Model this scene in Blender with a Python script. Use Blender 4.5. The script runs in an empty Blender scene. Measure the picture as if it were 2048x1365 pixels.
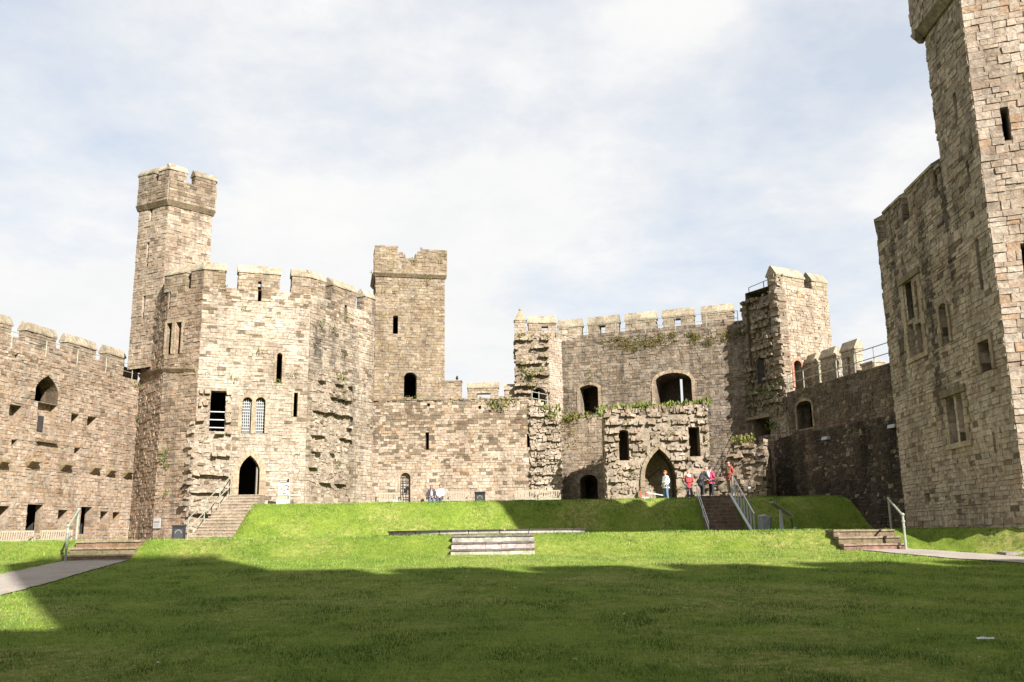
import bpy, bmesh, math, random
import numpy as np
from mathutils import Vector, noise

random.seed(7)
S = bpy.context.scene
COL = S.collection

# ------------------------------------------------------------------ camera
F = 1820.0; PITCH = math.radians(12.08); ROLL = 0.0146
EYE = Vector((0, 0, 1.6))
_f = Vector((0, math.cos(PITCH), math.sin(PITCH)))
_u0 = Vector((0, -math.sin(PITCH), math.cos(PITCH))); _r0 = Vector((1, 0, 0))
_r = _r0*math.cos(ROLL) - _u0*math.sin(ROLL)
_u = _u0*math.cos(ROLL) + _r0*math.sin(ROLL)

def ray(px, py): return _f + _r*((px-1024)/F) + _u*((682.5-py)/F)
def at(px, py, Y):
    d = ray(px, py); return EYE + d*(Y/d.y)

SUN = Vector((0.52, -0.84, 0.62)).normalized()

ALB=.715      # overall reflectance of the painted values below
# ------------------------------------------------------------------ ground
def sm(t): t = max(0.0, min(1.0, t)); return t*t*(3-2*t)
def ground(x, y):
    z = 0.05*(min(max(y, 4), 26)-4)
    n = noise.noise(Vector((x*.35, y*.35, 1.7)))
    ye = 25.75-min(4.6,2.2*max(0.0,x-11.4))
    t = max(0.0,min(1.0,(y-ye-.12*n)/1.15)); z += (1.63-z)*(.72*t+.28*sm(t))
    z -= 0.16*sm((y-27.2)/2.5)
    if y > 41:
        m = sm((x+13.75)/.9)*sm((y-42.9-.2*n)/2.75)
        z += m*1.80
        if abs(x-10.14)<.95 and y<50: z-=.7*sm((.95-abs(x-10.14))/.12)
    if y < 42: z += 0.025*n + .012*noise.noise(Vector((x*1.3, y*1.3, 4)))
    else: z += .04*n+.045*noise.noise(Vector((x*1.1,y*1.4,7)))
    return z

# ------------------------------------------------------------------ mesh helper
class MB:
    def __init__(s): s.v=[]; s.f=[]; s.c=[]; s.m=[]
    def face(s, pts, col=(1,1,1,0), m=0):
        i=len(s.v); s.v.extend(pts); s.f.append(tuple(range(i,i+len(pts)))); s.c.append(col); s.m.append(m)
    def hexa(s, b, t, col=(1,1,1,0), m=0, bottom=True):
        """b, t: 4 points each, counter clockwise from above"""
        i=len(s.v); s.v.extend(b); s.v.extend(t)
        q=[(4,5,6,7),(0,1,5,4),(1,2,6,5),(2,3,7,6),(3,0,4,7)]
        if bottom: q.append((3,2,1,0))
        for k in q: s.f.append(tuple(i+j for j in k)); s.c.append(col); s.m.append(m)
    def box(s, x0,y0,z0,x1,y1,z1, col=(1,1,1,0), m=0):
        V=Vector
        s.hexa([V((x0,y0,z0)),V((x1,y0,z0)),V((x1,y1,z0)),V((x0,y1,z0))],
               [V((x0,y0,z1)),V((x1,y0,z1)),V((x1,y1,z1)),V((x0,y1,z1))],col,m)
    def bar(s, a, b, w, h, col=(1,1,1,0), m=0, up=Vector((0,0,1))):
        """box beam from a to b"""
        d=(b-a).normalized()
        if abs(d.dot(up))>.98: up=Vector((0,1,0))
        sd=d.cross(up).normalized()*(w/2); uu=sd.cross(d).normalized()*(h/2)
        s.hexa([a-sd-uu,b-sd-uu,b+sd-uu,a+sd-uu],[a-sd+uu,b-sd+uu,b+sd+uu,a+sd+uu],col,m)
    def tube(s, pts, r, n=8, col=(1,1,1,0), m=0, cap=True):
        rs = r if isinstance(r,(list,tuple)) else [r]*len(pts)
        i0=len(s.v); prev=None
        for k,p in enumerate(pts):
            d=(pts[min(k+1,len(pts)-1)]-pts[max(k-1,0)]).normalized()
            a=Vector((0,0,1)) if abs(d.z)<.9 else Vector((1,0,0))
            e1=d.cross(a).normalized(); e2=d.cross(e1)
            for j in range(n):
                t=2*math.pi*j/n
                s.v.append(p+(e1*math.cos(t)+e2*math.sin(t))*rs[k])
        for k in range(len(pts)-1):
            for j in range(n):
                a=i0+k*n+j; b=i0+k*n+(j+1)%n
                s.f.append((a,a+n,b+n,b)); s.c.append(col); s.m.append(m)
        if cap:
            s.f.append(tuple(i0+j for j in range(n))); s.c.append(col); s.m.append(m)
            s.f.append(tuple(i0+(len(pts)-1)*n+j for j in reversed(range(n)))); s.c.append(col); s.m.append(m)
    def ball(s, c, rx, ry, rz, col=(1,1,1,0), m=0, n=10, k=7):
        i0=len(s.v)
        for a in range(k+1):
            th=math.pi*a/k
            for j in range(n):
                t=2*math.pi*j/n
                s.v.append(c+Vector((rx*math.sin(th)*math.cos(t),ry*math.sin(th)*math.sin(t),rz*math.cos(th))))
        for a in range(k):
            for j in range(n):
                p=i0+a*n+j; q=i0+a*n+(j+1)%n
                s.f.append((p,p+n,q+n,q)); s.c.append(col); s.m.append(m)
    def prism(s, pts, z0, z1, skip=(), col=(1,1,1,0), m=0, cap=True):
        n=len(pts)
        for k in range(n):
            if k in skip: continue
            a=pts[k]; b=pts[(k+1)%n]
            s.face([Vector((a.x,a.y,z0)),Vector((b.x,b.y,z0)),Vector((b.x,b.y,z1)),Vector((a.x,a.y,z1))],col,m)
        if cap: s.face([Vector((p.x,p.y,z1)) for p in pts],col,m)
    def build(s, name, mats, parent=None, org=None, smooth=False):
        if org is None: org = root_loc(parent)
        me=bpy.data.meshes.new(name)
        me.from_pydata([tuple(p-org) for p in s.v],[],s.f)
        if not isinstance(mats,(list,tuple)): mats=[mats]
        for mt in mats: me.materials.append(mt)
        me.polygons.foreach_set('material_index', np.array(s.m,dtype=np.int32))
        at_=me.attributes.new('Col','FLOAT_COLOR','CORNER')
        ln=np.array([len(f) for f in s.f]); c=np.repeat(np.array([tuple(k) if len(k)==4 else tuple(k)+(0,) for k in s.c],dtype=np.float32)*np.array([ALB,ALB,ALB,1],dtype=np.float32),ln,axis=0)
        at_.data.foreach_set('color', c.ravel())
        if smooth: me.polygons.foreach_set('use_smooth', np.ones(len(s.f),dtype=bool))
        me.update()
        o=bpy.data.objects.new(name,me); COL.objects.link(o)
        if parent is not None: o.parent=parent
        else: o.location=org
        return o

def root_loc(o):
    if o is None: return Vector((0,0,0))
    while o.parent is not None: o=o.parent
    return o.location.copy()

def thing(name, label, cat, loc, group=None):
    o=bpy.data.objects.new(name,None); COL.objects.link(o); o.location=loc; o.empty_display_size=.3
    o['label']=label; o['category']=cat
    if group: o['group']=group
    return o
def tag(o,label,cat,group=None):
    o['label']=label; o['category']=cat
    if group: o['group']=group
    return o
def kind(o,k): o['kind']=k; return o
def dup(root, loc, rz, label):
    r=root.copy(); COL.objects.link(r); r.location=loc; r.rotation_euler=(0,0,rz); r['label']=label
    for ch in list(root.children):
        c=ch.copy(); COL.objects.link(c); c.parent=r
        for g in ch.children:
            d=g.copy(); COL.objects.link(d); d.parent=c
    return r

# ------------------------------------------------------------------ materials
def newmat(name):
    m=bpy.data.materials.new(name); m.use_nodes=True
    nt=m.node_tree; nt.nodes.clear()
    out=nt.nodes.new('ShaderNodeOutputMaterial'); b=nt.nodes.new('ShaderNodeBsdfPrincipled')
    nt.links.new(b.outputs[0],out.inputs[0])
    return m,nt,b
def N(nt,t,**k):
    n=nt.nodes.new(t)
    for a,v in k.items():
        if a.startswith('i_'): n.inputs[a[2:].replace('_',' ')].default_value=v
        else: setattr(n,a,v)
    return n
def ramp(nt,src,a,b,ca=(0,0,0,1),cb=(1,1,1,1)):
    r=nt.nodes.new('ShaderNodeValToRGB'); r.color_ramp.elements[0].position=a; r.color_ramp.elements[1].position=b
    r.color_ramp.elements[0].color=ca; r.color_ramp.elements[1].color=cb
    nt.links.new(src,r.inputs[0]); return r.outputs[0]
def mix(nt,fac,a,b,bt='MIX'):
    m=nt.nodes.new('ShaderNodeMix'); m.data_type='RGBA'; m.blend_type=bt
    for s,i in ((fac,0),(a,6),(b,7)):
        if isinstance(s,(int,float)): m.inputs[i].default_value=s
        elif isinstance(s,tuple): m.inputs[i].default_value=s if len(s)==4 else s+(1,)
        else: nt.links.new(s,m.inputs[i])
    return m.outputs[2]
def math_(nt,op,a,b):
    m=nt.nodes.new('ShaderNodeMath'); m.operation=op
    for s,i in ((a,0),(b,1)):
        if isinstance(s,(int,float)): m.inputs[i].default_value=s
        else: nt.links.new(s,m.inputs[i])
    return m.outputs[0]
def noise_(nt,vec,scale,detail=4,rough=.6,off=0,stretch=None):
    mp=N(nt,'ShaderNodeMapping'); nt.links.new(vec,mp.inputs[0]); mp.inputs[1].default_value=(off,off*.7,off*1.3)
    if stretch: mp.inputs[3].default_value=stretch
    n=N(nt,'ShaderNodeTexNoise'); n.inputs['Scale'].default_value=scale; n.inputs['Detail'].default_value=detail; n.inputs['Roughness'].default_value=rough
    nt.links.new(mp.outputs[0],n.inputs[0]); return n.outputs[0]

def stone_mat(name, bump=.9, bscale=9.0):
    m,nt,b=newmat(name)
    geo=N(nt,'ShaderNodeNewGeometry'); pos=geo.outputs['Position']
    at_=N(nt,'ShaderNodeAttribute',attribute_name='Col')
    c=at_.outputs['Color']; al=at_.outputs['Alpha']
    n1=noise_(nt,pos,bscale*.8,6,.7)
    c=mix(nt,1.0,c,ramp(nt,n1,.28,.74,(.50,.485,.46,1),(1.34,1.33,1.31,1)),'MULTIPLY')
    n2=noise_(nt,pos,.55,5,.65,3)
    c=mix(nt,1.0,c,ramp(nt,n2,.3,.7,(.78,.74,.68,1),(1.14,1.13,1.12,1)),'MULTIPLY')
    n5=noise_(nt,pos,.85,7,.7,31,(1,1,.5))
    c=mix(nt,math_(nt,'MULTIPLY',ramp(nt,n5,.47,.68),.62),c,mix(nt,1.0,c,(.52,.49,.47),'MULTIPLY'))
    # weathering: vertical dark run-off stains, amount in Alpha
    st=noise_(nt,pos,1.0,5,.65,11,(2.2,2.2,.16))
    sp=noise_(nt,pos,2.6,5,.7,17)
    sf=math_(nt,'MULTIPLY',ramp(nt,st,.44,.66),ramp(nt,sp,.3,.6))
    c=mix(nt,math_(nt,'MULTIPLY',sf,math_(nt,'ADD',math_(nt,'MULTIPLY',al,.9),.1)),c,(.047,.043,.037))
    # pale lichen spots
    vo=N(nt,'ShaderNodeTexVoronoi',i_Scale=2.3); nt.links.new(pos,vo.inputs['Vector'])
    ln=noise_(nt,pos,7,3,.6,5)
    lf=math_(nt,'MULTIPLY',ramp(nt,vo.outputs['Distance'],.10,.17,(1,1,1,1),(0,0,0,1)),ramp(nt,ln,.48,.6))
    c=mix(nt,math_(nt,'MULTIPLY',lf,.55),c,(.42,.40,.33))
    pn=noise_(nt,pos,bscale*1.5,4,.62,23)
    c=mix(nt,ramp(nt,pn,.30,.40,(.5,.5,.5,1),(0,0,0,1)),c,(.06,.05,.038))  # shade of small pits painted in as dark noise spots
    c=mix(nt,1.0,c,(1.02,.98,.945),'MULTIPLY')
    nt.links.new(c,b.inputs['Base Color']); b.inputs['Roughness'].default_value=.93
    b.inputs['Specular IOR Level'].default_value=.15
    bn=noise_(nt,pos,bscale,7,.75,2)
    bp=N(nt,'ShaderNodeBump',i_Strength=bump,i_Distance=.05); nt.links.new(bn,bp.inputs['Height']); nt.links.new(bp.outputs[0],b.inputs['Normal'])
    return m
def plain(name,col,rough=.6,metal=0,var=.15,scale=14,bump=0):
    m,nt,b=newmat(name); col=tuple(x*ALB for x in col)
    geo=N(nt,'ShaderNodeNewGeometry'); n1=noise_(nt,geo.outputs['Position'],scale,4,.6)
    lo=tuple(x*(1-var) for x in col)+(1,); hi=tuple(min(1,x*(1+var)) for x in col)+(1,)
    nt.links.new(ramp(nt,n1,.3,.7,lo,hi),b.inputs['Base Color'])
    b.inputs['Roughness'].default_value=rough; b.inputs['Metallic'].default_value=metal
    if bump:
        bp=N(nt,'ShaderNodeBump',i_Strength=bump,i_Distance=.02); nt.links.new(n1,bp.inputs['Height']); nt.links.new(bp.outputs[0],b.inputs['Normal'])
    return m
def attr_mat(name,rough=.8,var=.25,scale=20,trans=0):
    m,nt,b=newmat(name)
    at_=N(nt,'ShaderNodeAttribute',attribute_name='Col'); geo=N(nt,'ShaderNodeNewGeometry')
    n1=noise_(nt,geo.outputs['Position'],scale,4,.6)
    c=mix(nt,1.0,at_.outputs['Color'],ramp(nt,n1,.3,.7,(1-var,)*3+(1,),(1+var,)*3+(1,)),'MULTIPLY')
    nt.links.new(c,b.inputs['Base Color']); b.inputs['Roughness'].default_value=rough
    b.inputs['Specular IOR Level'].default_value=.2
    return m

STONE=stone_mat('castle_stone'); RUBBLE=stone_mat('rubble_stone',1.3,7.0)
DARK=plain('unlit_chamber_stone',(.035,.03,.026),.95,0,.4,5,.5)  # chamber darkness put into the stone colour itself
PAINT=attr_mat('painted_surfaces',.55,.08); LEAF=attr_mat('leaves',.7,.3,9)
CLOTH=attr_mat('cloth',.85,.15,30); WOOD=attr_mat('weathered_wood',.8,.22,18)
IRON=plain('black_iron',(.02,.021,.024),.5,.5,.3); STEEL=plain('galvanised_steel',(.66,.68,.70),.5,.15,.1)
RAILP=plain('pale_green_paint',(.36,.38,.30),.5,.1,.15); GLASS=plain('old_window_glass',(.035,.04,.045),.35,0,.4,6)
SKIN=plain('skin',(.50,.30,.22),.6,0,.06)

# ground materials
def grass_mat(name,lo,hi,dry):
    m,nt,b=newmat(name)
    geo=N(nt,'ShaderNodeNewGeometry'); pos=geo.outputs['Position']
    n1=noise_(nt,pos,1.1,5,.65); n2=noise_(nt,pos,26,4,.7,2); n3=noise_(nt,pos,.32,4,.6,8); n4=noise_(nt,pos,6,4,.7,5)
    c=mix(nt,ramp(nt,n1,.32,.68),lo,hi)
    c=mix(nt,math_(nt,'MULTIPLY',ramp(nt,n3,.46,.66),ramp(nt,n4,.35,.6)),c,dry)
    c=mix(nt,1.0,c,ramp(nt,n2,.25,.75,(.55,.58,.5,1),(1.4,1.35,1.3,1)),'MULTIPLY')
    c=mix(nt,1.0,c,ramp(nt,n4,.3,.7,(.75,.78,.7,1),(1.2,1.18,1.2,1)),'MULTIPLY')
    nt.links.new(c,b.inputs['Base Color']); b.inputs['Roughness'].default_value=.9; b.inputs['Specular IOR Level'].default_value=.1
    bp=N(nt,'ShaderNodeBump',i_Strength=1.0,i_Distance=.06); nt.links.new(noise_(nt,pos,22,5,.75,6),bp.inputs['Height']); nt.links.new(bp.outputs[0],b.inputs['Normal'])
    return m
GRASS=grass_mat('mown_grass',(.108,.164,.023),(.182,.236,.038),(.28,.26,.095))
def gravel_mat():
    m,nt,b=newmat('resin_gravel')
    geo=N(nt,'ShaderNodeNewGeometry'); pos=geo.outputs['Position']
    vo=N(nt,'ShaderNodeTexVoronoi',i_Scale=38); nt.links.new(pos,vo.inputs['Vector'])
    c=mix(nt,ramp(nt,noise_(nt,pos,1.2,4,.6),.3,.7),(.29,.245,.205),(.385,.335,.285))
    c=mix(nt,.5,c,mix(nt,1.0,c,vo.outputs['Color'],'MULTIPLY'))
    nt.links.new(c,b.inputs['Base Color']); b.inputs['Roughness'].default_value=.9
    bp=N(nt,'ShaderNodeBump',i_Strength=.6,i_Distance=.01); nt.links.new(vo.outputs['Distance'],bp.inputs['Height']); nt.links.new(bp.outputs[0],b.inputs['Normal'])
    return m
GRAVEL=gravel_mat()

# ------------------------------------------------------------------ walls
class Wall:
    def __init__(s,p,d):
        s.p=Vector((p[0],p[1],0)); d=Vector((d[0],d[1],0)); s.t=d.normalized(); s.n=Vector((s.t.y,-s.t.x,0))
    @staticmethod
    def of(a,b):
        w=Wall(a,(b[0]-a[0],b[1]-a[1])); w.L=math.hypot(b[0]-a[0],b[1]-a[1]); return w
    def pt(s,u,z,o=0.0): return Vector((s.p.x+s.t.x*u+s.n.x*o, s.p.y+s.t.y*u+s.n.y*o, z))
    def uz(s,px,py,o=0.0):
        d=ray(px,py); q=s.p+s.n*o
        k=(q-Vector((EYE.x,EYE.y,0))).dot(s.n)/Vector((d.x,d.y,0)).dot(s.n)
        h=EYE+d*k; return (Vector((h.x,h.y,0))-s.p).dot(s.t), h.z
    def u(s,px,py,o=0): return s.uz(px,py,o)[0]
    def z(s,px,py,o=0): return s.uz(px,py,o)[1]
    def off(s,o): return Wall(s.pt(0,0,o),s.t)
    def left(s,u,thick): return Wall(s.pt(u,0,-thick),s.n)
    def right(s,u): return Wall(s.pt(u,0,0),-s.n)

class Op:
    def __init__(s,wall,u0,u1,z0,z1,kind='rect',spring=.65,name='window',depth=.9,frame=0.0,through=False,chamber=True):
        s.w=wall; s.name=name; s.depth=depth; s.frame=frame; s.through=through; s.z0=z0; s.z1=z1; s.chamber=chamber
        c=(u0+u1)/2; w=(u1-u0)/2; zs=z0+(z1-z0)*spring; h=z1-zs
        if kind=='rect': s.c=[(u0,z0),(u0,z1),(u1,z1),(u1,z0)]
        else:
            L=[]
            for k in range(7):
                t=k/6
                if kind=='pointed': L.append((c-w*(1-t**2.5),zs+h*t))
                else: L.append((c-w*math.cos(t*math.pi/2),zs+h*math.sin(t*math.pi/2)))
            s.c=[(u0,z0)]+L+[(2*c-a,b) for a,b in reversed(L[:-1])]+[(u1,z0)]
    def iv(s,z):
        xs=[]; n=len(s.c)
        for k in range(n):
            (a,za),(b,zb)=s.c[k],s.c[(k+1)%n]
            if (za-z)*(zb-z)<0: xs.append(a+(b-a)*(z-za)/(zb-za))
        return (min(xs),max(xs)) if len(xs)>1 else None

def op_px(w,x0,y0,x1,y1,o=0,**k):
    ym=(y0+y1)/2; xm=(x0+x1)/2
    a=w.u(x0,ym,o); b=w.u(x1,ym,o)
    return Op(w,min(a,b),max(a,b),w.z(xm,y1,o),w.z(xm,y0,o),**k)

MORTAR=(.42,.37,.31,.25)
def mortar(mb,w,u0,u1,z0,z1,ops=(),o=0.0,flip=False,col=MORTAR,m=0):
    zs={z0,z1}
    for p in ops:
        for _,z in p.c:
            if z0<z<z1: zs.add(z)
    zs=sorted(zs); e=1e-4
    for a,b in zip(zs,zs[1:]):
        if b-a<1e-5: continue
        act=[]
        for p in ops:
            i0=p.iv(a+e) ; i1=p.iv(b-e)
            if i0 and i1: act.append((i0,i1))
        act.sort()
        la,lb=u0,u0
        for i0,i1 in act+[((u1,u1),(u1,u1))]:
            q=[w.pt(la,a,o),w.pt(i0[0],a,o),w.pt(i1[0],b,o),w.pt(lb,b,o)]
            if i0[0]-la>1e-4 or i1[0]-lb>1e-4: mb.face(q[::-1] if flip else q,col,m)
            la,lb=i0[1],i1[1]

def stone(mb,w,a,b,c,d,pr,col,o=0.0,j=.012,jit=.009,deep=.022,m=0):
    R=random.uniform
    fr=[w.pt(a+j+R(-jit,jit),c+j+R(-jit,jit),o+pr+R(-jit,jit)),w.pt(b-j+R(-jit,jit),c+j+R(-jit,jit),o+pr+R(-jit,jit)),
        w.pt(b-j+R(-jit,jit),d-j+R(-jit,jit),o+pr+R(-jit,jit)),w.pt(a+j+R(-jit,jit),d-j+R(-jit,jit),o+pr+R(-jit,jit))]
    e=.004
    bk=[w.pt(a+e,c+e,o-deep),w.pt(b-e,c+e,o-deep),w.pt(b-e,d-e,o-deep),w.pt(a+e,d-e,o-deep)]
    i=len(mb.v); mb.v.extend(fr); mb.v.extend(bk)
    for k in ((0,1,2,3),(4,5,1,0),(5,6,2,1),(6,7,3,2),(7,4,0,3)):
        mb.f.append(tuple(i+x for x in k)); mb.c.append(col); mb.m.append(m)

def masonry(mb,w,u0,u1,z0,z1,ops=(),pal=None,course=(.20,.30),slen=(.3,.75),prot=(.0,.045),o=0.0,top=None,jit=.009,j=.008,skip=None,lf=None,rf=None,fine=.74):
    z=z0; R=random.uniform; course=(course[0]*fine*.9,course[1]*fine*1.05); slen=(slen[0]*fine*.8,slen[1]*fine*.95)
    while z<z1-.03:
        h=R(*course)
        if z1-z-h<course[0]*.6: h=z1-z
        iv=[]; A=lf(z) if lf else u0; B=rf(z) if rf else u1
        cuts=[]
        for p in ops:
            if p.z0<z+h-.01 and p.z1>z+.01:
                xs=[p.iv(zz) for zz in (z+.02,z+h/2,z+h-.02)]
                xs=[x for x in xs if x]
                if xs: cuts.append((min(x[0] for x in xs),max(x[1] for x in xs)))
        cuts.sort(); l=A
        for a,b in cuts:
            if a>l: iv.append((l,min(a,B)))
            l=max(l,b)
        if l<B: iv.append((l,B))
        for a,b in iv:
            x=a
            if b-a<.03: continue
            while x<b-1e-4:
                ln=R(*slen)
                if b-x-ln<slen[0]*.55: ln=b-x
                mid=x+ln/2
                if (top is None or z+h*.6<top(mid)) and not (skip and skip(mid,z+h/2)):
                    # now and then two thin stones in place of one
                    if R(0,1)<.10 and h>.22:
                        k=R(.4,.6)*h
                        stone(mb,w,x,x+ln,z,z+k,R(*prot),pal(mid,z),o,j,jit); stone(mb,w,x,x+ln,z+k,z+h,R(*prot),pal(mid,z+k),o,j,jit)
                    else: stone(mb,w,x,x+ln,z,z+h,R(*prot),pal(mid,z+h/2),o,j,jit)
                x+=ln
        z+=h

def rubble(mb,w,u0,u1,z0,z1,ops=(),pal=None,o=0.0,ledge=.85,lp=(.25,.5),prot=(-.02,.16),top=None,size=(.16,.42),lf=None,rf=None,course=(.11,.2),gap=.06):
    R=random.uniform; z=z0; nl=z0+R(.3,1)*ledge; rec=0
    while z<z1:
        h=R(*course); A=lf(z) if lf else u0; B=rf(z) if rf else u1
        cuts=[]
        for p in ops:
            if p.z0<z+h-.01 and p.z1>z+.01:
                xs=[x for x in (p.iv(z+.02),p.iv(z+h/2),p.iv(z+h-.02)) if x]
                if xs: cuts.append((min(x[0] for x in xs),max(x[1] for x in xs)))
        isl = ledge and z>nl
        if isl: nl=z+ledge*R(.7,1.3)
        ph=R(0,100)
        x=A+R(-.1,.05)
        while x<B:
            ln=R(*size)*(1.25 if isl else 1)
            mid=x+ln/2
            bad=any(mid>a-.02 and mid<b+.02 for a,b in cuts)
            if not bad and (top is None or z+h*.5<top(mid)):
                pr=R(*prot)
                if isl and noise.noise(Vector((mid*.9,ph,0)))>-.08: pr=R(*lp)
                elif rec and noise.noise(Vector((mid*1.1,ph,7)))>-.1: pr=-gap
                xa,xb=x,min(x+ln,B+R(0,.08))
                for a,b in cuts:
                    if xa<a<xb: xb=a
                    if xa<b<xb and xa>a: xa=b
                if xb-xa>.05:
                    stone(mb,w,xa,xb,z+R(-.05,.01),z+h+R(-.01,.05),pr,pal(mid,z+h/2),o,.012,.045,.5)
            x+=ln
        rec = 1 if isl==False and nl-z-2*h<.0 else 0
        z+=h

def body(mb,w,u0,u1,z0,z1,thick,col=(.30,.25,.19,.4),ops=(),sides=True,topface=True):
    V=w.pt
    th=[p for p in ops if p.through]
    mortar(mb,w,u0,u1,z0,z1,th,-thick,True,col)
    if sides:
        mb.face([V(u0,z0,-thick),V(u0,z0,0),V(u0,z1,0),V(u0,z1,-thick)],col)
        mb.face([V(u1,z0,0),V(u1,z0,-thick),V(u1,z1,-thick),V(u1,z1,0)],col)
    if topface: mb.face([V(u0,z1,0),V(u1,z1,0),V(u1,z1,-thick),V(u0,z1,-thick)],col)

def opening(parent,p,pal,o=0.0,thick=None,framecol=(.50,.42,.32,.15)):
    """the reveal, the dark room behind and the dressed stone frame of one opening"""
    mb=MB(); w=p.w; n=len(p.c); R=random.uniform
    d=thick if p.through else p.depth
    for k in range(n):
        a,b=p.c[k],p.c[(k+1)%n]
        L=math.hypot(a[0]-b[0],a[1]-b[1]); kk=max(1,int(L/.28))
        for i in range(kk):
            q0=(a[0]+(b[0]-a[0])*i/kk,a[1]+(b[1]-a[1])*i/kk); q1=(a[0]+(b[0]-a[0])*(i+1)/kk,a[1]+(b[1]-a[1])*(i+1)/kk)
            mb.face([w.pt(*q0,o+.012),w.pt(*q0,o-d),w.pt(*q1,o-d),w.pt(*q1,o+.012)],pal(q0[0],q0[1]))
    if not p.through:
        if p.chamber:   # a real room behind the wall
            u0=min(x for x,_ in p.c); u1=max(x for x,_ in p.c); g=.5; dd=2.2
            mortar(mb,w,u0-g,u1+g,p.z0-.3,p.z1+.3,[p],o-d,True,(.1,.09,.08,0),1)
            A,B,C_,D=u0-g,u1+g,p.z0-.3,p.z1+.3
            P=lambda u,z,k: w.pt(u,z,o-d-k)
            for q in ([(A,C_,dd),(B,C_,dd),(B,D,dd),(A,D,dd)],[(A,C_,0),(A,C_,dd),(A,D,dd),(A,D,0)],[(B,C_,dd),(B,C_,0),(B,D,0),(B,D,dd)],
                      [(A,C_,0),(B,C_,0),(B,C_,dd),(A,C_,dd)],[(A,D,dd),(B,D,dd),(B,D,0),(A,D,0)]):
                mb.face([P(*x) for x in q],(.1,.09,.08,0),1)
        else:
            mb.face([w.pt(x,z,o-d) for x,z in reversed(p.c)],pal(*p.c[0]))
    if p.frame:
        cu=sum(x for x,_ in p.c)/n; cz=p.z0+(p.z1-p.z0)*.45
        for k in range(n-1):
            a,b=p.c[k],p.c[k+1]
            L=math.hypot(a[0]-b[0],a[1]-b[1]); kk=max(1,int(L/.33))
            def outw(q):
                if q[1]<=p.c[1][1]+1e-3 and n>4: return (q[0]+(p.frame if q[0]>cu else -p.frame),q[1])
                dx,dz=q[0]-cu,q[1]-cz; l=math.hypot(dx,dz)
                if n==4: return (q[0]+(p.frame if dx>0 else -p.frame),q[1]+(p.frame*.8 if dz>0 else 0))
                return (q[0]+dx/l*p.frame,q[1]+dz/l*p.frame)
            for i in range(kk):
                q0=(a[0]+(b[0]-a[0])*i/kk,a[1]+(b[1]-a[1])*i/kk); q1=(a[0]+(b[0]-a[0])*(i+1)/kk,a[1]+(b[1]-a[1])*(i+1)/kk)
                o0,o1=outw(q0),outw(q1); f=R(.85,1.1); c=tuple(x*f for x in framecol[:3])+(framecol[3],); pr=.055+R(0,.015)
                g=.985
                ins=lambda q,r:(q[0]*g+r[0]*(1-g),q[1]*g+r[1]*(1-g))
                A,B,C_,D=ins(q0,q1),ins(o0,o1),ins(o1,o0),ins(q1,q0)
                fr=[w.pt(*x,o+pr) for x in (A,B,C_,D)]; bk=[w.pt(*x,o-.02) for x in (q0,o0,o1,q1)]
                mb.face(fr,c)
                for x in range(4): mb.face([fr[x],bk[x],bk[(x+1)%4],fr[(x+1)%4]],c)
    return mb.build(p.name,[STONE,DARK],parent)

def pal(types,stain=.3,dark=None,seed=0,top=None):
    tot=sum(t[1] for t in types); mean=[sum(t[0][i]*t[1] for t in types)/tot for i in range(3)]
    def f(u,z):
        n=noise.noise(Vector((u*.3,z*.3,seed*3.1)))
        r=(random.random()*.75+ (n*.5+.5)*.25)*tot if False else random.random()*tot
        for c,w_ in types:
            r-=w_
            if r<=0: break
        n2=noise.noise(Vector((u*1.1,z*1.1,seed*5.3+2)))
        c=tuple(c[i]*.55+mean[i]*.45 for i in range(3)); k=random.uniform(.91,1.09)*(1+.16*n+.13*n2)
        s=stain*(1+.8*n)
        if dark and random.random()<dark(u,z)*max(0,min(1.6,1+2.2*n2)): c=random.choice([(.25,.205,.155),(.29,.23,.17),(.21,.18,.145)])
        return (c[0]*k,c[1]*k,c[2]*k,max(0,min(1,s)))
    return f
CREAM=(.53,.465,.385); PALE=(.575,.53,.475); PINK=(.50,.395,.32); TAN=(.41,.335,.255); GREY=(.37,.345,.31); BROWN=(.25,.185,.125); DRK=(.14,.115,.09); ORANGE=(.46,.29,.16); OLIVE=(.30,.27,.15)

def coping(parent,w,u0,u1,z,thick,h,o=0.0,over=.07,ends=True):
    """gabled coping stones on a merlon"""
    mb=MB(); n=max(1,int((u1-u0)/.75)); R=random.uniform
    for k in range(n):
        a=u0-over+(u1-u0+2*over)*k/n+.004; b=u0-over+(u1-u0+2*over)*(k+1)/n-.004
        f=R(.85,1.12); c=(.47*f,.43*f,.34*f,.5)
        e=over; lip=.09; dz=R(-.012,.012)
        P=lambda u,x,y:w.pt(u,x+dz,y)
        prof=[(z,o+e),(z+lip,o+e),(z+h,o-thick*.5+.05),(z+h,o-thick*.5-.05),(z+lip,o-thick-e),(z,o-thick-e)]
        A=[P(a,*q) for q in prof]; B=[P(b,*q) for q in prof]
        for i in range(6):
            j=(i+1)%6; mb.face([A[i],B[i],B[j],A[j]],c)
        mb.face(A[::-1],c); mb.face(B,c)
    return mb.build('coping',STONE,parent)

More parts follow.
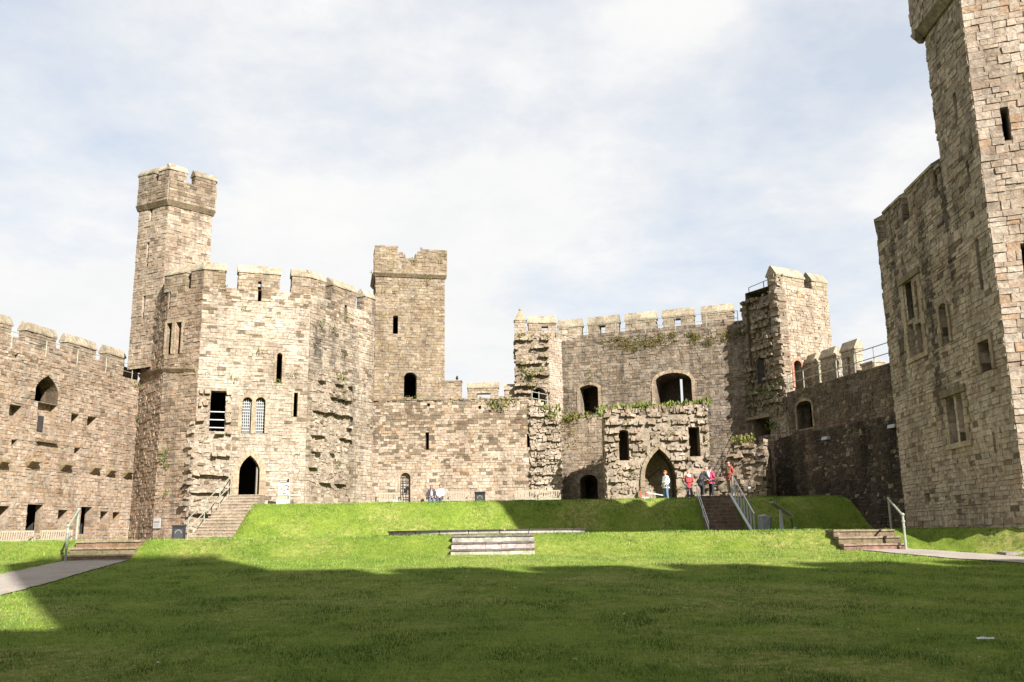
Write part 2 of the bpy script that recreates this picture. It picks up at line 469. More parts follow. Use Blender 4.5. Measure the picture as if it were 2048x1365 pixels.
def merlon(parent,w,u0,u1,z0,z1,thick,h,pl,o=0.0,holes=(),label=None,ends=(True,True)):
    mb=MB()
    wf=w.off(o); hs=[]
    for q in holes: hs.append(Op(wf,q[0],q[1],q[2],q[3],kind='rect',through=True))
    mortar(mb,wf,u0,u1,z0,z1,hs); body(mb,wf,u0,u1,z0,z1,thick,MORTAR,hs)
    masonry(mb,wf,u0,u1,z0,z1,hs,pl)
    if ends[0]: masonry(mb,wf.left(u0,thick),0.02,thick-.02,z0,z1,(),pl)
    if ends[1]: masonry(mb,wf.right(u1),0.02,thick-.02,z0,z1,(),pl)
    for p in hs:
        for k in range(4):
            a,b=p.c[k],p.c[(k+1)%4]
            mb.face([wf.pt(*a,0.02),wf.pt(*a,-thick),wf.pt(*b,-thick),wf.pt(*b,.02)],pl(*a))
    m=mb.build('merlon',STONE,parent)
    if h: coping(m,wf,u0,u1,z1,thick,h)
    return m

def parapet(mb,w,u0,u1,z0,z1,thick,o,pl):
    wf=w.off(o); mortar(mb,wf,u0,u1,z0,z1); body(mb,wf,u0,u1,z0,z1,thick,MORTAR); masonry(mb,wf,u0,u1,z0,z1,(),pl)

def string_course(parent,segs,h=.16,pr=.12,name='string_course',col=(.33,.27,.19,.6)):
    mb=MB()
    for w,u0,u1,z0,z1 in segs:
        n=max(1,int((u1-u0)/.6))
        for k in range(n):
            a=u0+(u1-u0)*k/n+.003; b=u0+(u1-u0)*(k+1)/n-.003
            za=z0+(z1-z0)*k/n; zb=z0+(z1-z0)*(k+1)/n
            f=random.uniform(.85,1.1); c=tuple(x*f for x in col[:3])+(col[3],)
            mb.hexa([w.pt(a,za-h,pr*.3),w.pt(b,zb-h,pr*.3),w.pt(b,zb-h,-.05),w.pt(a,za-h,-.05)],
                    [w.pt(a,za,pr),w.pt(b,zb,pr),w.pt(b,zb+.05,-.05),w.pt(a,za+.05,-.05)],c)
    return mb.build(name,STONE,parent)

def railing(parent,w,pts,o,h=.95,rails=(.5,.95),post=1.8,r=.022,name='railing',mat=None):
    """pts: list of (u,z) along the wall"""
    mb=MB()
    for (a,za),(b,zb) in zip(pts,pts[1:]):
        for k in rails: mb.tube([w.pt(a,za+k,o),w.pt(b,zb+k,o)],r,6)
        n=max(1,int(abs(b-a)/post))
        for k in range(n+1):
            u=a+(b-a)*k/n; z=za+(zb-za)*k/n
            mb.tube([w.pt(u,z-.05,o),w.pt(u,z+h,o)],r*1.2,6)
    return mb.build(name,mat or RAILP,parent)

# leafy plants rooted in the walls
def tuft(mb,c,size,n,cols,spread=Vector((1,1,1)),up=.6):
    R=random.uniform
    for _ in range(n):
        p=c+Vector((R(-1,1)*spread.x,R(-1,1)*spread.y,R(-.6,1)*spread.z))*size
        d=Vector((R(-1,1),R(-1,.4),R(-.2,1)+up)).normalized(); l=size*R(.3,.8)
        s=d.cross(Vector((R(-1,1),R(-1,1),R(-1,1)))).normalized()*l*R(.12,.3)
        k=R(.7,1.3); cc=random.choice(cols); cc=(cc[0]*k,cc[1]*k,cc[2]*k)
        mb.face([p-s*.4,p+d*l*.5-s,p+d*l,p+d*l*.5+s],cc)
GREENS=[(.09,.15,.02),(.13,.18,.03),(.07,.11,.02)]; MOSS=[(.16,.15,.02),(.12,.11,.02),(.20,.17,.03)]; DRYG=[(.30,.27,.09),(.22,.23,.06),(.16,.2,.04),(.12,.17,.03)]
LEAD=plain('weathered_lead',(.50,.51,.50),.6,0,.15)
# ================================================================== LEFT CURTAIN WALL
V=Vector
def foot(p): return V((p.x,p.y,ground(p.x,p.y)))
a_=at(257,1080,51.9); b_=at(305,1080,49.1); c_=at(377,1080,48.0); d_=at(608,1000,50.0); e_=at(743,1000,55.1)

LWd=V((.231,.973)).normalized(); LWL=27.6
lw=Wall((a_.x+LWd.x*1.9-LWd.x*LWL,a_.y+LWd.y*1.9-LWd.y*LWL),LWd)
LT_=thing('castle_wall','battlemented curtain wall on the left with rows of square beam sockets above benches','castle wall',foot(lw.pt(20,0,0)))
zt=lw.z(258,757); zb=1.2
pLW=pal([((.47,.35,.26),3),(CREAM,4),(PINK,4),(TAN,3.2),(GREY,1.5),(BROWN,1.8),(PALE,1.6),(ORANGE,.6)],.28,lambda u,z:.16*sm((z-6.5)/4),1)
ops=[]
def soc(x0,y0,x1,y1,d=.55,**k):
    k.setdefault('name','wall_socket'); k.setdefault('chamber',False)
    p=op_px(lw,x0,y0,x1,y1,depth=d,**k); ops.append(p); return p
soc(17,810,42,852,.5); soc(22,880,33,892,.3); soc(141,828,157,860,.5); soc(173,834,191,861,.45); soc(148,896,160,907,.4)
soc(-22,1012,17,1058,.9); soc(115,1020,134,1052,.7); soc(199,1023,215,1062,.7); soc(225,1025,239,1041,.4); soc(29,709,36,718,.4)
soc(52,1009,84,1066,.4,chamber=True,name='window'); soc(160,1014,182,1068,.4,chamber=True,name='window'); soc(-80,1010,-52,1060,.9)
soc(-70,800,-40,850,.5)
nic=op_px(lw,70,751,117,806,kind='pointed',spring=.25,name='arched_recess',depth=1.0); ops.append(nic)
nlo=op_px(lw,72,807,111,882,name='wall_recess',depth=.38,chamber=False); ops.append(nlo)
mb=MB(); mortar(mb,lw,0,LWL,zb,zt,ops); body(mb,lw,0,LWL,zb,zt,2.4)
masonry(mb,lw,0,LWL,zb,zt,ops,pLW,(.17,.27),(.25,.62),jit=.014)
mb.build('masonry',STONE,LT_)
pDk=pal([(DRK,3),(BROWN,3)],.5,None,35)  # shade inside the arched recess painted into its reveal stones
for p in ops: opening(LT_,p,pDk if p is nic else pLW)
# dark block painted as the slit's shade in the recess, and its sill
wb=lw.off(-.36); mb=MB(); u0,u1=nlo.c[0][0]-.05,nlo.c[-1][0]+.05; mortar(mb,wb,u0,u1,nlo.z0-.05,nlo.z1); masonry(mb,wb,u0,u1,nlo.z0-.05,nlo.z1,(),pLW); mb.build('recess_back',STONE,LT_)
wb=wb.off(.05); q=op_px(wb,75,832,86,863,name='arrow_slit',depth=.3)
mb=MB(); u0,u1=q.c[0][0],q.c[2][0]
mb.hexa([wb.pt(u0,q.z0,.02),wb.pt(u1,q.z0,.02),wb.pt(u1,q.z0,-.02),wb.pt(u0,q.z0,-.02)],[wb.pt(u0,q.z1,.02),wb.pt(u1,q.z1,.02),wb.pt(u1,q.z1,-.02),wb.pt(u0,q.z1,-.02)],(.02,.02,.02,0),0)
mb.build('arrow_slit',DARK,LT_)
u0=lw.u(70,880); u1=lw.u(110,880); z=lw.z(90,881)
mb=MB(); mb.hexa([lw.pt(u0,z-.12,.22),lw.pt(u1,z-.12,.22),lw.pt(u1,z-.12,-.7),lw.pt(u0,z-.12,-.7)],[lw.pt(u0,z,.25),lw.pt(u1,z,.25),lw.pt(u1,z+.1,-.7),lw.pt(u0,z+.1,-.7)],(.36,.29,.19,.4))
mb.build('sill',STONE,LT_)
for px,py,wd in ((-2,926,.5),(59,925,.62),(126,932,.6),(184,938,.55),(216,943,.5),(250,947,.5),(-70,915,.6)):
    u,z=lw.uz(px,py); mb=MB(); w2=wd/2
    mb.hexa([lw.pt(u-w2*.7,z-.25,.06),lw.pt(u+w2*.7,z-.25,.06),lw.pt(u+w2*.7,z-.25,-.1),lw.pt(u-w2*.7,z-.25,-.1)],
            [lw.pt(u-w2,z+.02,.42),lw.pt(u+w2,z,.40),lw.pt(u+w2,z+.0,-.1),lw.pt(u-w2,z+.0,-.1)],(.38,.31,.21,.3))
    mb.hexa([lw.pt(u-w2,z+.02,.42),lw.pt(u+w2,z,.40),lw.pt(u+w2,z+.0,-.1),lw.pt(u-w2,z+.0,-.1)],
            [lw.pt(u-w2,z+.2,.38),lw.pt(u+w2,z+.18,.4),lw.pt(u+w2,z+.24,-.1),lw.pt(u-w2,z+.24,-.1)],(.40,.33,.22,.3),bottom=False)
    mb.build('corbel',STONE,LT_)
lp_=lw.off(-1.55)
zs=lp_.z(114,697); ze=lp_.z(75,668)
parapet(mb:=MB(),lp_,0,LWL,zt-.1,zs,.45,0,pLW); mb.build('parapet',STONE,LT_)
pM=pal([(TAN,4),(BROWN,2),(CREAM,2),(GREY,2)],.4,None,2)
for x0,x1 in ((-150,-88),(-58,20),(51,112),(135,194),(215,252)):
    ua=lp_.u(x0,675); ub=lp_.u(x1,680); hs=()
    if x0==120:
        hu=lp_.u(166,700); hz=lp_.z(166,703); hs=((hu-.16,hu+.16,hz-.12,hz+.14),)
    merlon(LT_,lp_,ua,ub,zs,ze,.42,.5,pM,0,hs)
merlon(LT_,lp_,1,3.6,zs,ze,.42,.5,pM); merlon(LT_,lp_,5.0,7.6,zs,ze,.42,.5,pM)
railing(LT_,lw,[(0,zt),(LWL-.2,zt)],-.12,.85,(.38,.85),2.2,.018)

# ================================================================== LEFT TOWER
T1=thing('castle_tower','pale polygonal tower with pointed doorway, twin lattice window and tall corner turret','castle tower',foot(V((-14.5,52,0))))
C1=Wall.of(a_,b_); C2=Wall.of(b_,c_); A=Wall.of(c_,d_); B=Wall.of(d_,e_)
zs=A.z(465,577); ze=A.z(520,548)
pA=pal([((.59,.54,.48),5),((.55,.485,.405),5),(GREY,1.6),(TAN,1.2),(PINK,.7)],.34,lambda u,z:.06+.35*sm((z-13.6)/1.5),3)
pC=pal([((.47,.35,.26),3),(CREAM,3),(PINK,5),(TAN,3.5),(BROWN,2),(GREY,2),(ORANGE,.6)],.5,lambda u,z:.10,4)
_pB=pal([(PALE,4),(CREAM,4),(GREY,2.2),(TAN,1.5)],.7,lambda u,z:.08+.3*sm((z-13.4)/1.5),5)
_bk=[(B.u(707,800),.28,B.z(700,640),4.0),(B.u(632,700),.55,B.z(630,640),B.z(630,770)),(B.u(668,700),.4,B.z(660,650),B.z(660,750)),(B.u(690,700),.3,B.z(660,660),B.z(660,760))]
def pB(u,z):
    c=_pB(u,z); d=0
    for uu,w_,zt_,zb_ in _bk:
        if zb_<z<zt_: d=max(d,math.exp(-((u-uu)/w_)**2)*min(1,(z-zb_)/1.2,(zt_-z)/.5))
    d*=.55+.45*noise.noise(V((u*3,z*.7,4)))+.2*random.random(); k=1-.72*max(0,min(1,d))
    return (c[0]*k,c[1]*k*.99,c[2]*k*.97,min(1,c[3]+.5*max(0,d)))
opsA=[op_px(A,553,706,564,766,kind='pointed',spring=.9,name='arrow_slit',depth=.5,frame=.13),
      op_px(A,587,786,595,834,name='arrow_slit',depth=.5,frame=.1),
      op_px(A,420,782,451,863,name='window',depth=.6),
      op_px(A,484,795,504,867,kind='round',spring=.86,name='lattice_window',depth=.28,frame=.2),
      op_px(A,510,795,530,867,kind='round',spring=.86,name='lattice_window',depth=.28,frame=.2),
      op_px(A,478,911,519,991,kind='pointed',spring=.52,name='doorway',depth=.8,frame=.34),
      op_px(A,516,579,523,603,name='arrow_slit',depth=.6)]
opsC1=[op_px(C1,294,703,302,738,name='arrow_slit',depth=.8),op_px(C1,286,592,291,637,name='arrow_slit',depth=.6)]
opsC2=[op_px(C2,333,647,344,709,name='window',depth=.22,frame=.12),op_px(C2,352,645,363,708,name='window',depth=.22,frame=.12),
       op_px(C2,338,570,342,618,name='arrow_slit',depth=.6)]
opsB=[op_px(B,689,588,694,640,name='arrow_slit',depth=.7)]
mb=MB()
zS=C1.z(262,757)-.1
for w,ops,pp,g in ((C1,opsC1,pC,1.0),(C2,opsC2,pC,1.0),(A,opsA,pA,1.0),(B,opsB,pB,2.8)):
    mortar(mb,w,0,w.L,g,zs,ops)
    scar=None
    if w is A:  # ruined patches are rubble instead of coursed stone
        uL=A.u(462,930); z0,z1=1.0,A.z(430,868)
        scar=lambda u,z,uL=uL,z1=z1:(u<uL*(.72+.25*noise.noise(Vector((0,z*.8,2)))) and z<z1 and z>1.2) or (u<A.u(462,820) and abs(u-A.u(435,820))>A.u(452,820)-A.u(435,820) and z1<=z<z1+2.2 and u>A.u(405,800))
    if w is B:
        bl,br=B.u(628,870),B.u(692,870); bt,bb=B.z(660,752),B.z(660,990)
        scar=lambda u,z:(bl+.4*noise.noise(Vector((3,z,2)))<u<br+.4*noise.noise(Vector((8,z,2))) and bb<z<bt)
    masonry(mb,w,0,w.L,g,zs,ops,pp,(.17,.28),(.28,.75),skip=scar,jit=.014)
mb.prism([a_,b_,c_,d_,e_,V((-10,62,0)),V((-20,62,0))],1.0,zs,(0,1,2,3),(.3,.25,.19,.4))
mb.build('masonry',STONE,T1)
mb=MB()
z1=A.z(430,868)
rubble(mb,A,.0,A.u(462,930)*.95,1.2,z1,[opsA[5]],pA,ledge=.8,lp=(.22,.42),prot=(-.02,.06),size=(.16,.42))
rubble(mb,A,A.u(400,800),A.u(462,820),z1,z1+2.3,[opsA[2]],pA,ledge=.6,lp=(.1,.25),prot=(0,.08),size=(.16,.4))
rubble(mb,C2,C2.L*.86,C2.L,1.2,z1+.5,[],pA,ledge=.9,lp=(.2,.5),size=(.2,.45))
mb.build('broken_masonry',RUBBLE,T1); mb=MB()
rubble(mb,B,bl-.3,br+.3,bb,bt,[],pB,ledge=.72,lp=(.22,.40),prot=(-.02,.05),size=(.16,.42),course=(.1,.17))
mb.build('broken_masonry',RUBBLE,T1)
for w,ops,pp in ((C1,opsC1,pC),(C2,opsC2,pC),(A,opsA,pA),(B,opsB,pB)):
    for p in ops:
        o=opening(T1,p,pp)
        if p.name=='lattice_window':
            u0,u1=p.c[0][0],p.c[-1][0]; cb=MB(); gb=MB()
            for k in range(1,5): cb.bar(p.w.pt(u0+(u1-u0)*k/5,p.z0,-.2),p.w.pt(u0+(u1-u0)*k/5,p.z1-.12*abs(k-2.5),-.2),.03,.03)
            k=p.z0+.17
            while k<p.z1-.1: cb.bar(p.w.pt(u0,k,-.2),p.w.pt(u1,k,-.2),.03,.03); k+=.17
            cb.build('lattice',LEAD,o)
            gb.face([p.w.pt(u0,p.z0,-.24),p.w.pt(u1,p.z0,-.24),p.w.pt(u1,p.z1,-.24),p.w.pt(u0,p.z1,-.24)])
            gb.build('glass',GLASS,o)
        if p is opsA[2]:
            u0,u1=p.c[0][0],p.c[-1][0]
            for k in (.2,.62,1.05): rb=MB(); rb.tube([p.w.pt(u0,p.z0+k,-.1),p.w.pt(u1,p.z0+k,-.1)],.03,6); rb.build('guard_rail',STEEL,o)
        if p.name=='doorway':
            db=MB(); u1=p.c[-1][0]; db.box(0,0,0,0,0,0) if False else None
            db.hexa([p.w.pt(u1-.16,p.z0,-.15),p.w.pt(u1-.08,p.z0,-.12),p.w.pt(u1-.08,p.z0,-.75),p.w.pt(u1-.16,p.z0,-.75)],
                    [p.w.pt(u1-.16,p.z0+1.5,-.15),p.w.pt(u1-.08,p.z0+1.5,-.12),p.w.pt(u1-.08,p.z0+1.6,-.75),p.w.pt(u1-.16,p.z0+1.6,-.75)],(.30,.26,.2))
            db.build('door',WOOD,o)
string_course(T1,[(C1,0,C1.L,C1.z(262,757),C1.z(325,739)),(C2,0,C2.L*.95,C1.z(325,739),C1.z(325,739)-.25)],.2,.16)
pM=pal([(TAN,4),(BROWN,2.5),(CREAM,2),(GREY,2.5),(OLIVE,.6)],.5,lambda u,z:.1,6)
hc=.5; th=.6
for w,x0,x1,y in ((C2,330,372,552),(C2,384,None,549),(A,None,451,545),(A,478,560,545),(A,585,None,545),(B,None,651,555),(B,664,712,585),(B,729,None,600)):
    u0=0 if x0 is None else w.u(x0,y); u1=w.L if x1 is None else w.u(x1,y); hs=()
    if x0==478: hu=A.u(519.5,570); hs=((hu-.09,hu+.09,zs+.02,A.z(519,563)),)
    if x0 is None and w is A: u0+=.0
    if u1-u0>.1: merlon(T1,w,u0,u1,zs,ze,th,hc,pM,0,hs)
# turret
t0=at(336,420,50.4); wl=Wall(t0,V((-.89,.45)).normalized()); wr=Wall(t0,V((.7,.7)).normalized())
ul=abs(wl.u(279,424)); ur=wr.u(423,452)
tl=t0+V((-.89,.45,0)).normalized()*ul; tr=t0+V((.7,.7,0)).normalized()*ur
Lf=Wall.of(tl,t0); Rf=Wall.of(t0,tr); ctr=V(((tl.x+tr.x)/2,(tl.y+tr.y)/2+.9,0))
tb=tl+V((.35,1.5,0)); tc=tr+V((-.9,1.3,0))
LfX=Wall.of(tb,tl); RfX=Wall.of(tr,tc)
zc=Lf.z(305,409); zp=Rf.z(380,370); zm=Lf.z(300,352)
pT=pal([(CREAM,4),(PINK,3),(TAN,3.5),(GREY,1.5),(BROWN,1.2),(PALE,1.5)],.35,lambda u,z:.05,8)
oL=[op_px(Lf,300,418,305,441,name='arrow_slit',depth=1.2,chamber=False),op_px(Lf,293,486,298,534,name='arrow_slit',depth=1.2,chamber=False),op_px(Lf,285,592,290,637,name='arrow_slit',depth=1.2,chamber=False)]
mb=MB()
for w,ops in ((LfX,[]),(Lf,oL),(Rf,[]),(RfX,[])):
    mortar(mb,w,0,w.L,zS+.3,zc,ops); masonry(mb,w,0,w.L,zS+.3,zc,ops,pT,(.2,.3),(.3,.7))
mb.prism([tl,t0,tr,tc,tb],zS,zc,(0,1,2,4),(.3,.25,.19,.4))
trt=mb.build('turret',STONE,T1)
for p in oL:
    q=opening(trt,p,pT)
string_course(trt,[(LfX,0,LfX.L,zc,zc),(Lf,-.1,Lf.L+.1,zc,zc),(Rf,-.1,Rf.L+.1,zc,zc),(RfX,0,RfX.L,zc,zc)],.3,.24)
mb=MB(); ov=.15
for w in (LfX,Lf,Rf,RfX):
    wf=w.off(ov); mortar(mb,wf,-.06,w.L+.06,zc,zp); body(mb,wf,-.06,w.L+.06,zc,zp,.5,MORTAR); masonry(mb,wf,-.06,w.L+.06,zc,zp,(),pM)
mb.build('parapet',STONE,trt)
def tmer(w,u0,u1):
    merlon(T1,w,u0,u1,zp,zm,.5,.42,pM,ov)
tmer(Lf,-.05,Lf.u(312,360)); tmer(Lf,Lf.u(322,355),Lf.L+.08); tmer(Rf,-.08,Rf.u(371,355)); tmer(Rf,Rf.u(389,355),Rf.L+.06)
tmer(RfX,.0,.7); tmer(LfX,.6,LfX.L)

# ================================================================== SQUARE TOWER behind
T2=thing('castle_tower','slender square brown tower with broken parapet behind the middle wall','castle tower',V((-6.5,58.5,3.4)))
ml=at(744,1000,56.7); mr=at(889,1000,57.55); M=Wall.of(ml,mr); zc=M.z(820,553); zt=M.z(760,492)
pMT=pal([((.37,.315,.245),5),(BROWN,2.5),((.36,.29,.19),3),(GREY,2),(CREAM,1),(OLIVE,.7)],.3,lambda u,z:.05,9)
ops=[op_px(M,786,632,796,668,name='arrow_slit',depth=.6),op_px(M,808,745,833,798,kind='round',spring=.8,name='doorway',depth=.7)]
ML=M.left(0,3.2)
mb=MB()
mortar(mb,M,0,M.L,3,zc,ops); body(mb,M,0,M.L,3,zc,4.0,sides=True); masonry(mb,M,0,M.L,3.2,zc,ops,pMT,(.2,.3),(.25,.6))
masonry(mb,ML,0,3.2,9,zc,(),pMT); mb.build('masonry',STONE,T2)
for p in ops: opening(T2,p,pMT)
string_course(T2,[(M,-.1,M.L+.1,zc+.1,zc+.1),(ML,0,3.3,zc+.1,zc+.1)],.2,.26,col=(.42,.35,.26,.3))
mb=MB(); o=.12; z0=M.z(820,524)
g0,g1=M.u(809,510),M.u(831,510)
def ptop(u):
    n=.12*noise.noise(Vector((u*2.2,0,4)))
    if u<g0: return zt+n-(.45 if u>g0-.45 else 0)
    if u>g1: return zt-.12+n-(.25 if u<g1+.3 else 0)
    return z0+n+.15
o=.2; Mo=M.off(o); parapet(mb,M,-.12,M.L+.12,zc+.1,z0-.1,.7,o,pMT)
for u0,u1,z in ((-.12,g0-.45,zt-.2),(g0-.45,g0,zt-.6),(g1,g1+.35,zt-.5),(g1+.35,M.L+.12,zt-.3)):
    mortar(mb,Mo,u0,u1,z0-.1,z); body(mb,Mo,u0,u1,z0-.1,z,.7,MORTAR)
masonry(mb,Mo,-.12,M.L+.12,z0-.1,zt+.2,(),pMT,(.17,.25),(.25,.55),top=ptop,jit=.02)
masonry(mb,M.off(o).left(-.12,.7),0,.7,zc+.1,zt-.2,(),pMT)
masonry(mb,M.off(o).right(g0),0,.7,z0,zt-.5,(),pMT); masonry(mb,M.off(o).left(g1,.7),0,.7,z0,zt-.5,(),pMT)
mb.build('parapet',STONE,T2)

# ================================================================== MIDDLE WALL
T3=thing('castle_wall','low middle wall of mixed brown and cream stone with a small iron gate behind benches','castle wall',V((-2,56,3.4)))
ml=at(735,1000,56.0); mr=at(1124,1000,56.0); M=Wall.of(ml,mr)
ztop=M.z(820,802); uP=M.u(1066,900)
pMW=pal([(CREAM,4.5),(PALE,3),(PINK,3),(TAN,2.5),(ORANGE,.5)],.25,lambda u,z:.08+.42*sm((z-4.6)/4.5),10)
ops=[op_px(M,851,865,858,900,name='arrow_slit',depth=.6),op_px(M,1054,868,1060,895,name='arrow_slit',depth=.6),op_px(M,854,807,860,813,name='wall_socket',depth=.4,chamber=False),
     op_px(M,957,812,962,818,name='wall_socket',depth=.4,chamber=False),op_px(M,801,946,821,1010,kind='round',spring=.84,name='gateway',depth=.2,frame=.14,chamber=False)]
mb=MB(); mortar(mb,M,0,uP,2.8,ztop,ops); body(mb,M,0,uP,2.8,ztop,1.6); masonry(mb,M,0,uP,2.9,ztop,ops,pMW,(.18,.28),(.28,.62))
rag=lambda u:ztop+.14+.12*noise.noise(Vector((u*1.5,1,1)))
masonry(mb,M,0,uP,ztop,ztop+.3,(),pMT,(.1,.16),(.2,.5),prot=(.02,.14),top=rag,jit=.02)
mb.build('masonry',STONE,T3)
for p in ops:
    o=opening(T3,p,pal([(PALE,1)],.1,None,33) if p.name=='gateway' else pMW)
    if p.name=='gateway':
        gb=MB(); u0,u1=p.c[0][0],p.c[-1][0]
        for k in (0.03,.33,.66,.97): gb.bar(M.pt(u0+(u1-u0)*k,p.z0,-.04),M.pt(u0+(u1-u0)*k,p.z1-.12,-.04),.04,.03)
        for k in range(6): gb.bar(M.pt(u0,p.z0+.1+k*.33,-.04),M.pt(u1,p.z0+.1+k*.33,-.04),.03,.04)
        gb.box(0,0,0,0,0,0) if False else None
        c=M.pt((u0+u1)/2+.08,p.z0+.98,-.02); gb.box(c.x-.09,c.y-.03,c.z-.12,c.x+.09,c.y+.03,c.z+.12)
        gb.build('iron_gate',IRON,o)
# broken end pier
uE=M.L; pe=lambda u: ztop-.1-(max(0,u-M.u(1078,830)))*1.0+.15*noise.noise(Vector((u*2,0,6)))
mb=MB(); zpe=M.z(1100,862)
mortar(mb,M,uP,uE,2.8,zpe); body(mb,M,uP,uE,2.8,zpe,1.6)
rubble(mb,M,uP-.15,uE,2.9,ztop+.1,[],pal([(CREAM,5),(PALE,4),(TAN,1.5)],.2,None,11),o=.12,ledge=.45,lp=(.12,.24),prot=(-.02,.05),size=(.13,.3),course=(.09,.17),top=pe)
mb.build('broken_masonry',RUBBLE,T3)
# wall walk parapet
Mp=M.off(-1.5); mb=MB(); zp=Mp.z(925,798)
pM=pal([(CREAM,4),(PALE,2),(TAN,3),(OLIVE,1.5)],.4,None,12)
parapet(mb,Mp,Mp.u(888,780),Mp.u(1046,780),ztop-.2,zp,.6,0,pM); mb.build('parapet',STONE,T3)
merlon(T3,Mp,Mp.u(880,780),Mp.u(922,780),zp,Mp.z(905,764),.6,.12,pM)
h0=Mp.u(954,790); h1=Mp.u(981,790)
merlon(T3,Mp,Mp.u(936,780),Mp.u(996,780),zp,Mp.z(960,777),.6,.42,pM,0,((h0,h1,zp+.0,Mp.z(965,787)),))
merlon(T3,Mp,Mp.u(1010,780),Mp.u(1046,780),zp,Mp.z(1020,780),.6,.42,pM)

# ================================================================== GATEHOUSE (left pier, recessed wall, ruined porch)
T4=thing('castle_gatehouse','ruined gatehouse with broken porch archway and recessed battlemented wall','gatehouse',V((7,54,3.4)))
g0=at(1036,1000,57.2); g1=at(1103,1000,57.2); r0=at(1131,1000,58.1); r1=at(1512,1000,54.0)
G=Wall.of(g0,g1); Rt=Wall.of(g1,r0); RW=Wall.of(r0,r1)
zG=G.z(1070,668)
pG=pal([(CREAM,4),(TAN,4),(GREY,2),(PALE,2),(OLIVE,1.2),(BROWN,1)],.35,None,13)
opg=[op_px(G,1064,776,1091,815,kind='round',spring=.7,name='doorway',depth=.8)]
mb=MB(); mortar(mb,G,0,G.L,3,zG,opg); body(mb,G,0,G.L,3,zG,3)
masonry(mb,G,0,G.L,8.2,zG,opg,pG,(.18,.26),(.25,.5)); mb.build('masonry',STONE,T4)
mb=MB(); rubble(mb,G,-.05,G.L,G.z(1070,820),zG,opg,pG,ledge=.6,lp=(.22,.42),prot=(-.04,.09),size=(.13,.34),course=(.09,.18)); mb.build('broken_masonry',RUBBLE,T4)
o=opening(T4,opg[0],pG)
rb=MB(); u0,u1=opg[0].c[0][0],opg[0].c[-1][0]
for k in (.45,.85): rb.tube([G.pt(u0,opg[0].z0+k+.1,.3),G.pt(u1+.1,opg[0].z0+k-.1,.3)],.025,6)
for u in (u0,(u0+u1)/2,u1+.1): rb.tube([G.pt(u,opg[0].z0-.1,.3),G.pt(u,opg[0].z0+.95,.3)],.028,6)
rb.build('guard_rail',RAILP,o)
Gp=G.off(-1.4); zp=Gp.z(1052,662); mb=MB(); parapet(mb,Gp,Gp.u(1030,660),Gp.u(1160,660),zG-.2,zp,.6,0,pG); mb.build('parapet',STONE,T4)
h0=Gp.u(1083,660); h1=Gp.u(1096,660)
merlon(T4,Gp,Gp.u(1057,655),Gp.u(1111,655),zp,Gp.z(1083,647),.6,.55,pM,0,((h0,h1,zp+.02,Gp.z(1090,653)),))
# pinnacle
u0,u1=G.u(1029,650),G.u(1052,650); mb=MB(); z0,z1,z2=zG-.3,G.z(1040,641),G.z(1040,617)
mortar(mb,G,u0,u1,z0,z1); body(mb,G,u0,u1,z0,z1,.8,MORTAR); masonry(mb,G,u0,u1,z0,z1,(),pM); 
c=(.42,.37,.27,.3); q=[G.pt(u0-.05,z1,.07),G.pt(u1+.05,z1,.07),G.pt(u1+.05,z1,-.85),G.pt(u0-.05,z1,-.85)]; um=(u0+u1)/2; tpk=G.pt(um,z2,-.4)
for k in range(4): mb.face([q[k],q[(k+1)%4],tpk],c)
mb.ball(G.pt(um,z2,-.4),.09,.09,.13,c,0,8,5); mb.build('pinnacle',STONE,T4)
# bright return face
zR=Rt.z(1110,676); mb=MB(); mortar(mb,Rt,0,Rt.L,3,zR); masonry(mb,Rt,0,Rt.L,3,zR,(),pal([(PALE,5),(CREAM,5),(PINK,1.5)],.15,None,14),(.18,.26),(.22,.5)); body(mb,Rt,0,Rt.L,3,zR,.8)
mb.build('return_wall',STONE,T4)
# recessed wall
zW=RW.z(1322,664)
pRW=pal([(TAN,3),(BROWN,3.2),(GREY,5),((.29,.265,.23),3),(CREAM,.8),(DRK,1)],.8,lambda u,z:.1,15)
opr=[op_px(RW,1160,770,1197,830,kind='pointed',spring=.86,name='window',depth=.9,frame=.18),
     op_px(RW,1164,950,1199,1006,kind='round',spring=.78,name='doorway',depth=1.0,frame=.2),
     op_px(RW,1310,746,1384,812,kind='round',spring=.72,name='arched_recess',through=True,frame=.2)]
mb=MB(); mortar(mb,RW,0,RW.L,3,zW,opr); body(mb,RW,0,RW.L,3,zW,2.6,ops=opr)
masonry(mb,RW,0,RW.L,3,zW,opr,pRW,(.18,.28),(.25,.6)); mb.build('masonry',STONE,T4)
for p in opr: opening(T4,p,pRW,0,2.6)
# back of the arched recess: two pieces of wall with a tall slit between them, open to the sky
p=opr[2]; wb=RW.off(-2.25); mb=MB(); u0,u1=p.c[0][0],p.c[-1][0]; ua=wb.u(1359,775); w_=ua-u0
for x0,x1 in ((u0-.1,ua),(ua+.2,u1+.1)):
    mb.hexa([wb.pt(x0,p.z0-.1,0),wb.pt(x1,p.z0-.1,0),wb.pt(x1,p.z0-.1,-.3),wb.pt(x0,p.z0-.1,-.3)],[wb.pt(x0,p.z1+.1,0),wb.pt(x1,p.z1+.1,0),wb.pt(x1,p.z1+.1,-.3),wb.pt(x0,p.z1+.1,-.3)],(.16,.14,.11,.5))
mb.build('embrasure_back',STONE,T4)
Rp=RW.off(-1.3); zp=Rp.z(1240,664); zq=Rp.z(1278,641)
mb=MB(); parapet(mb,Rp,-.6,RW.L+.3,zW-.2,zp,.6,0,pRW); mb.build('parapet',STONE,T4)
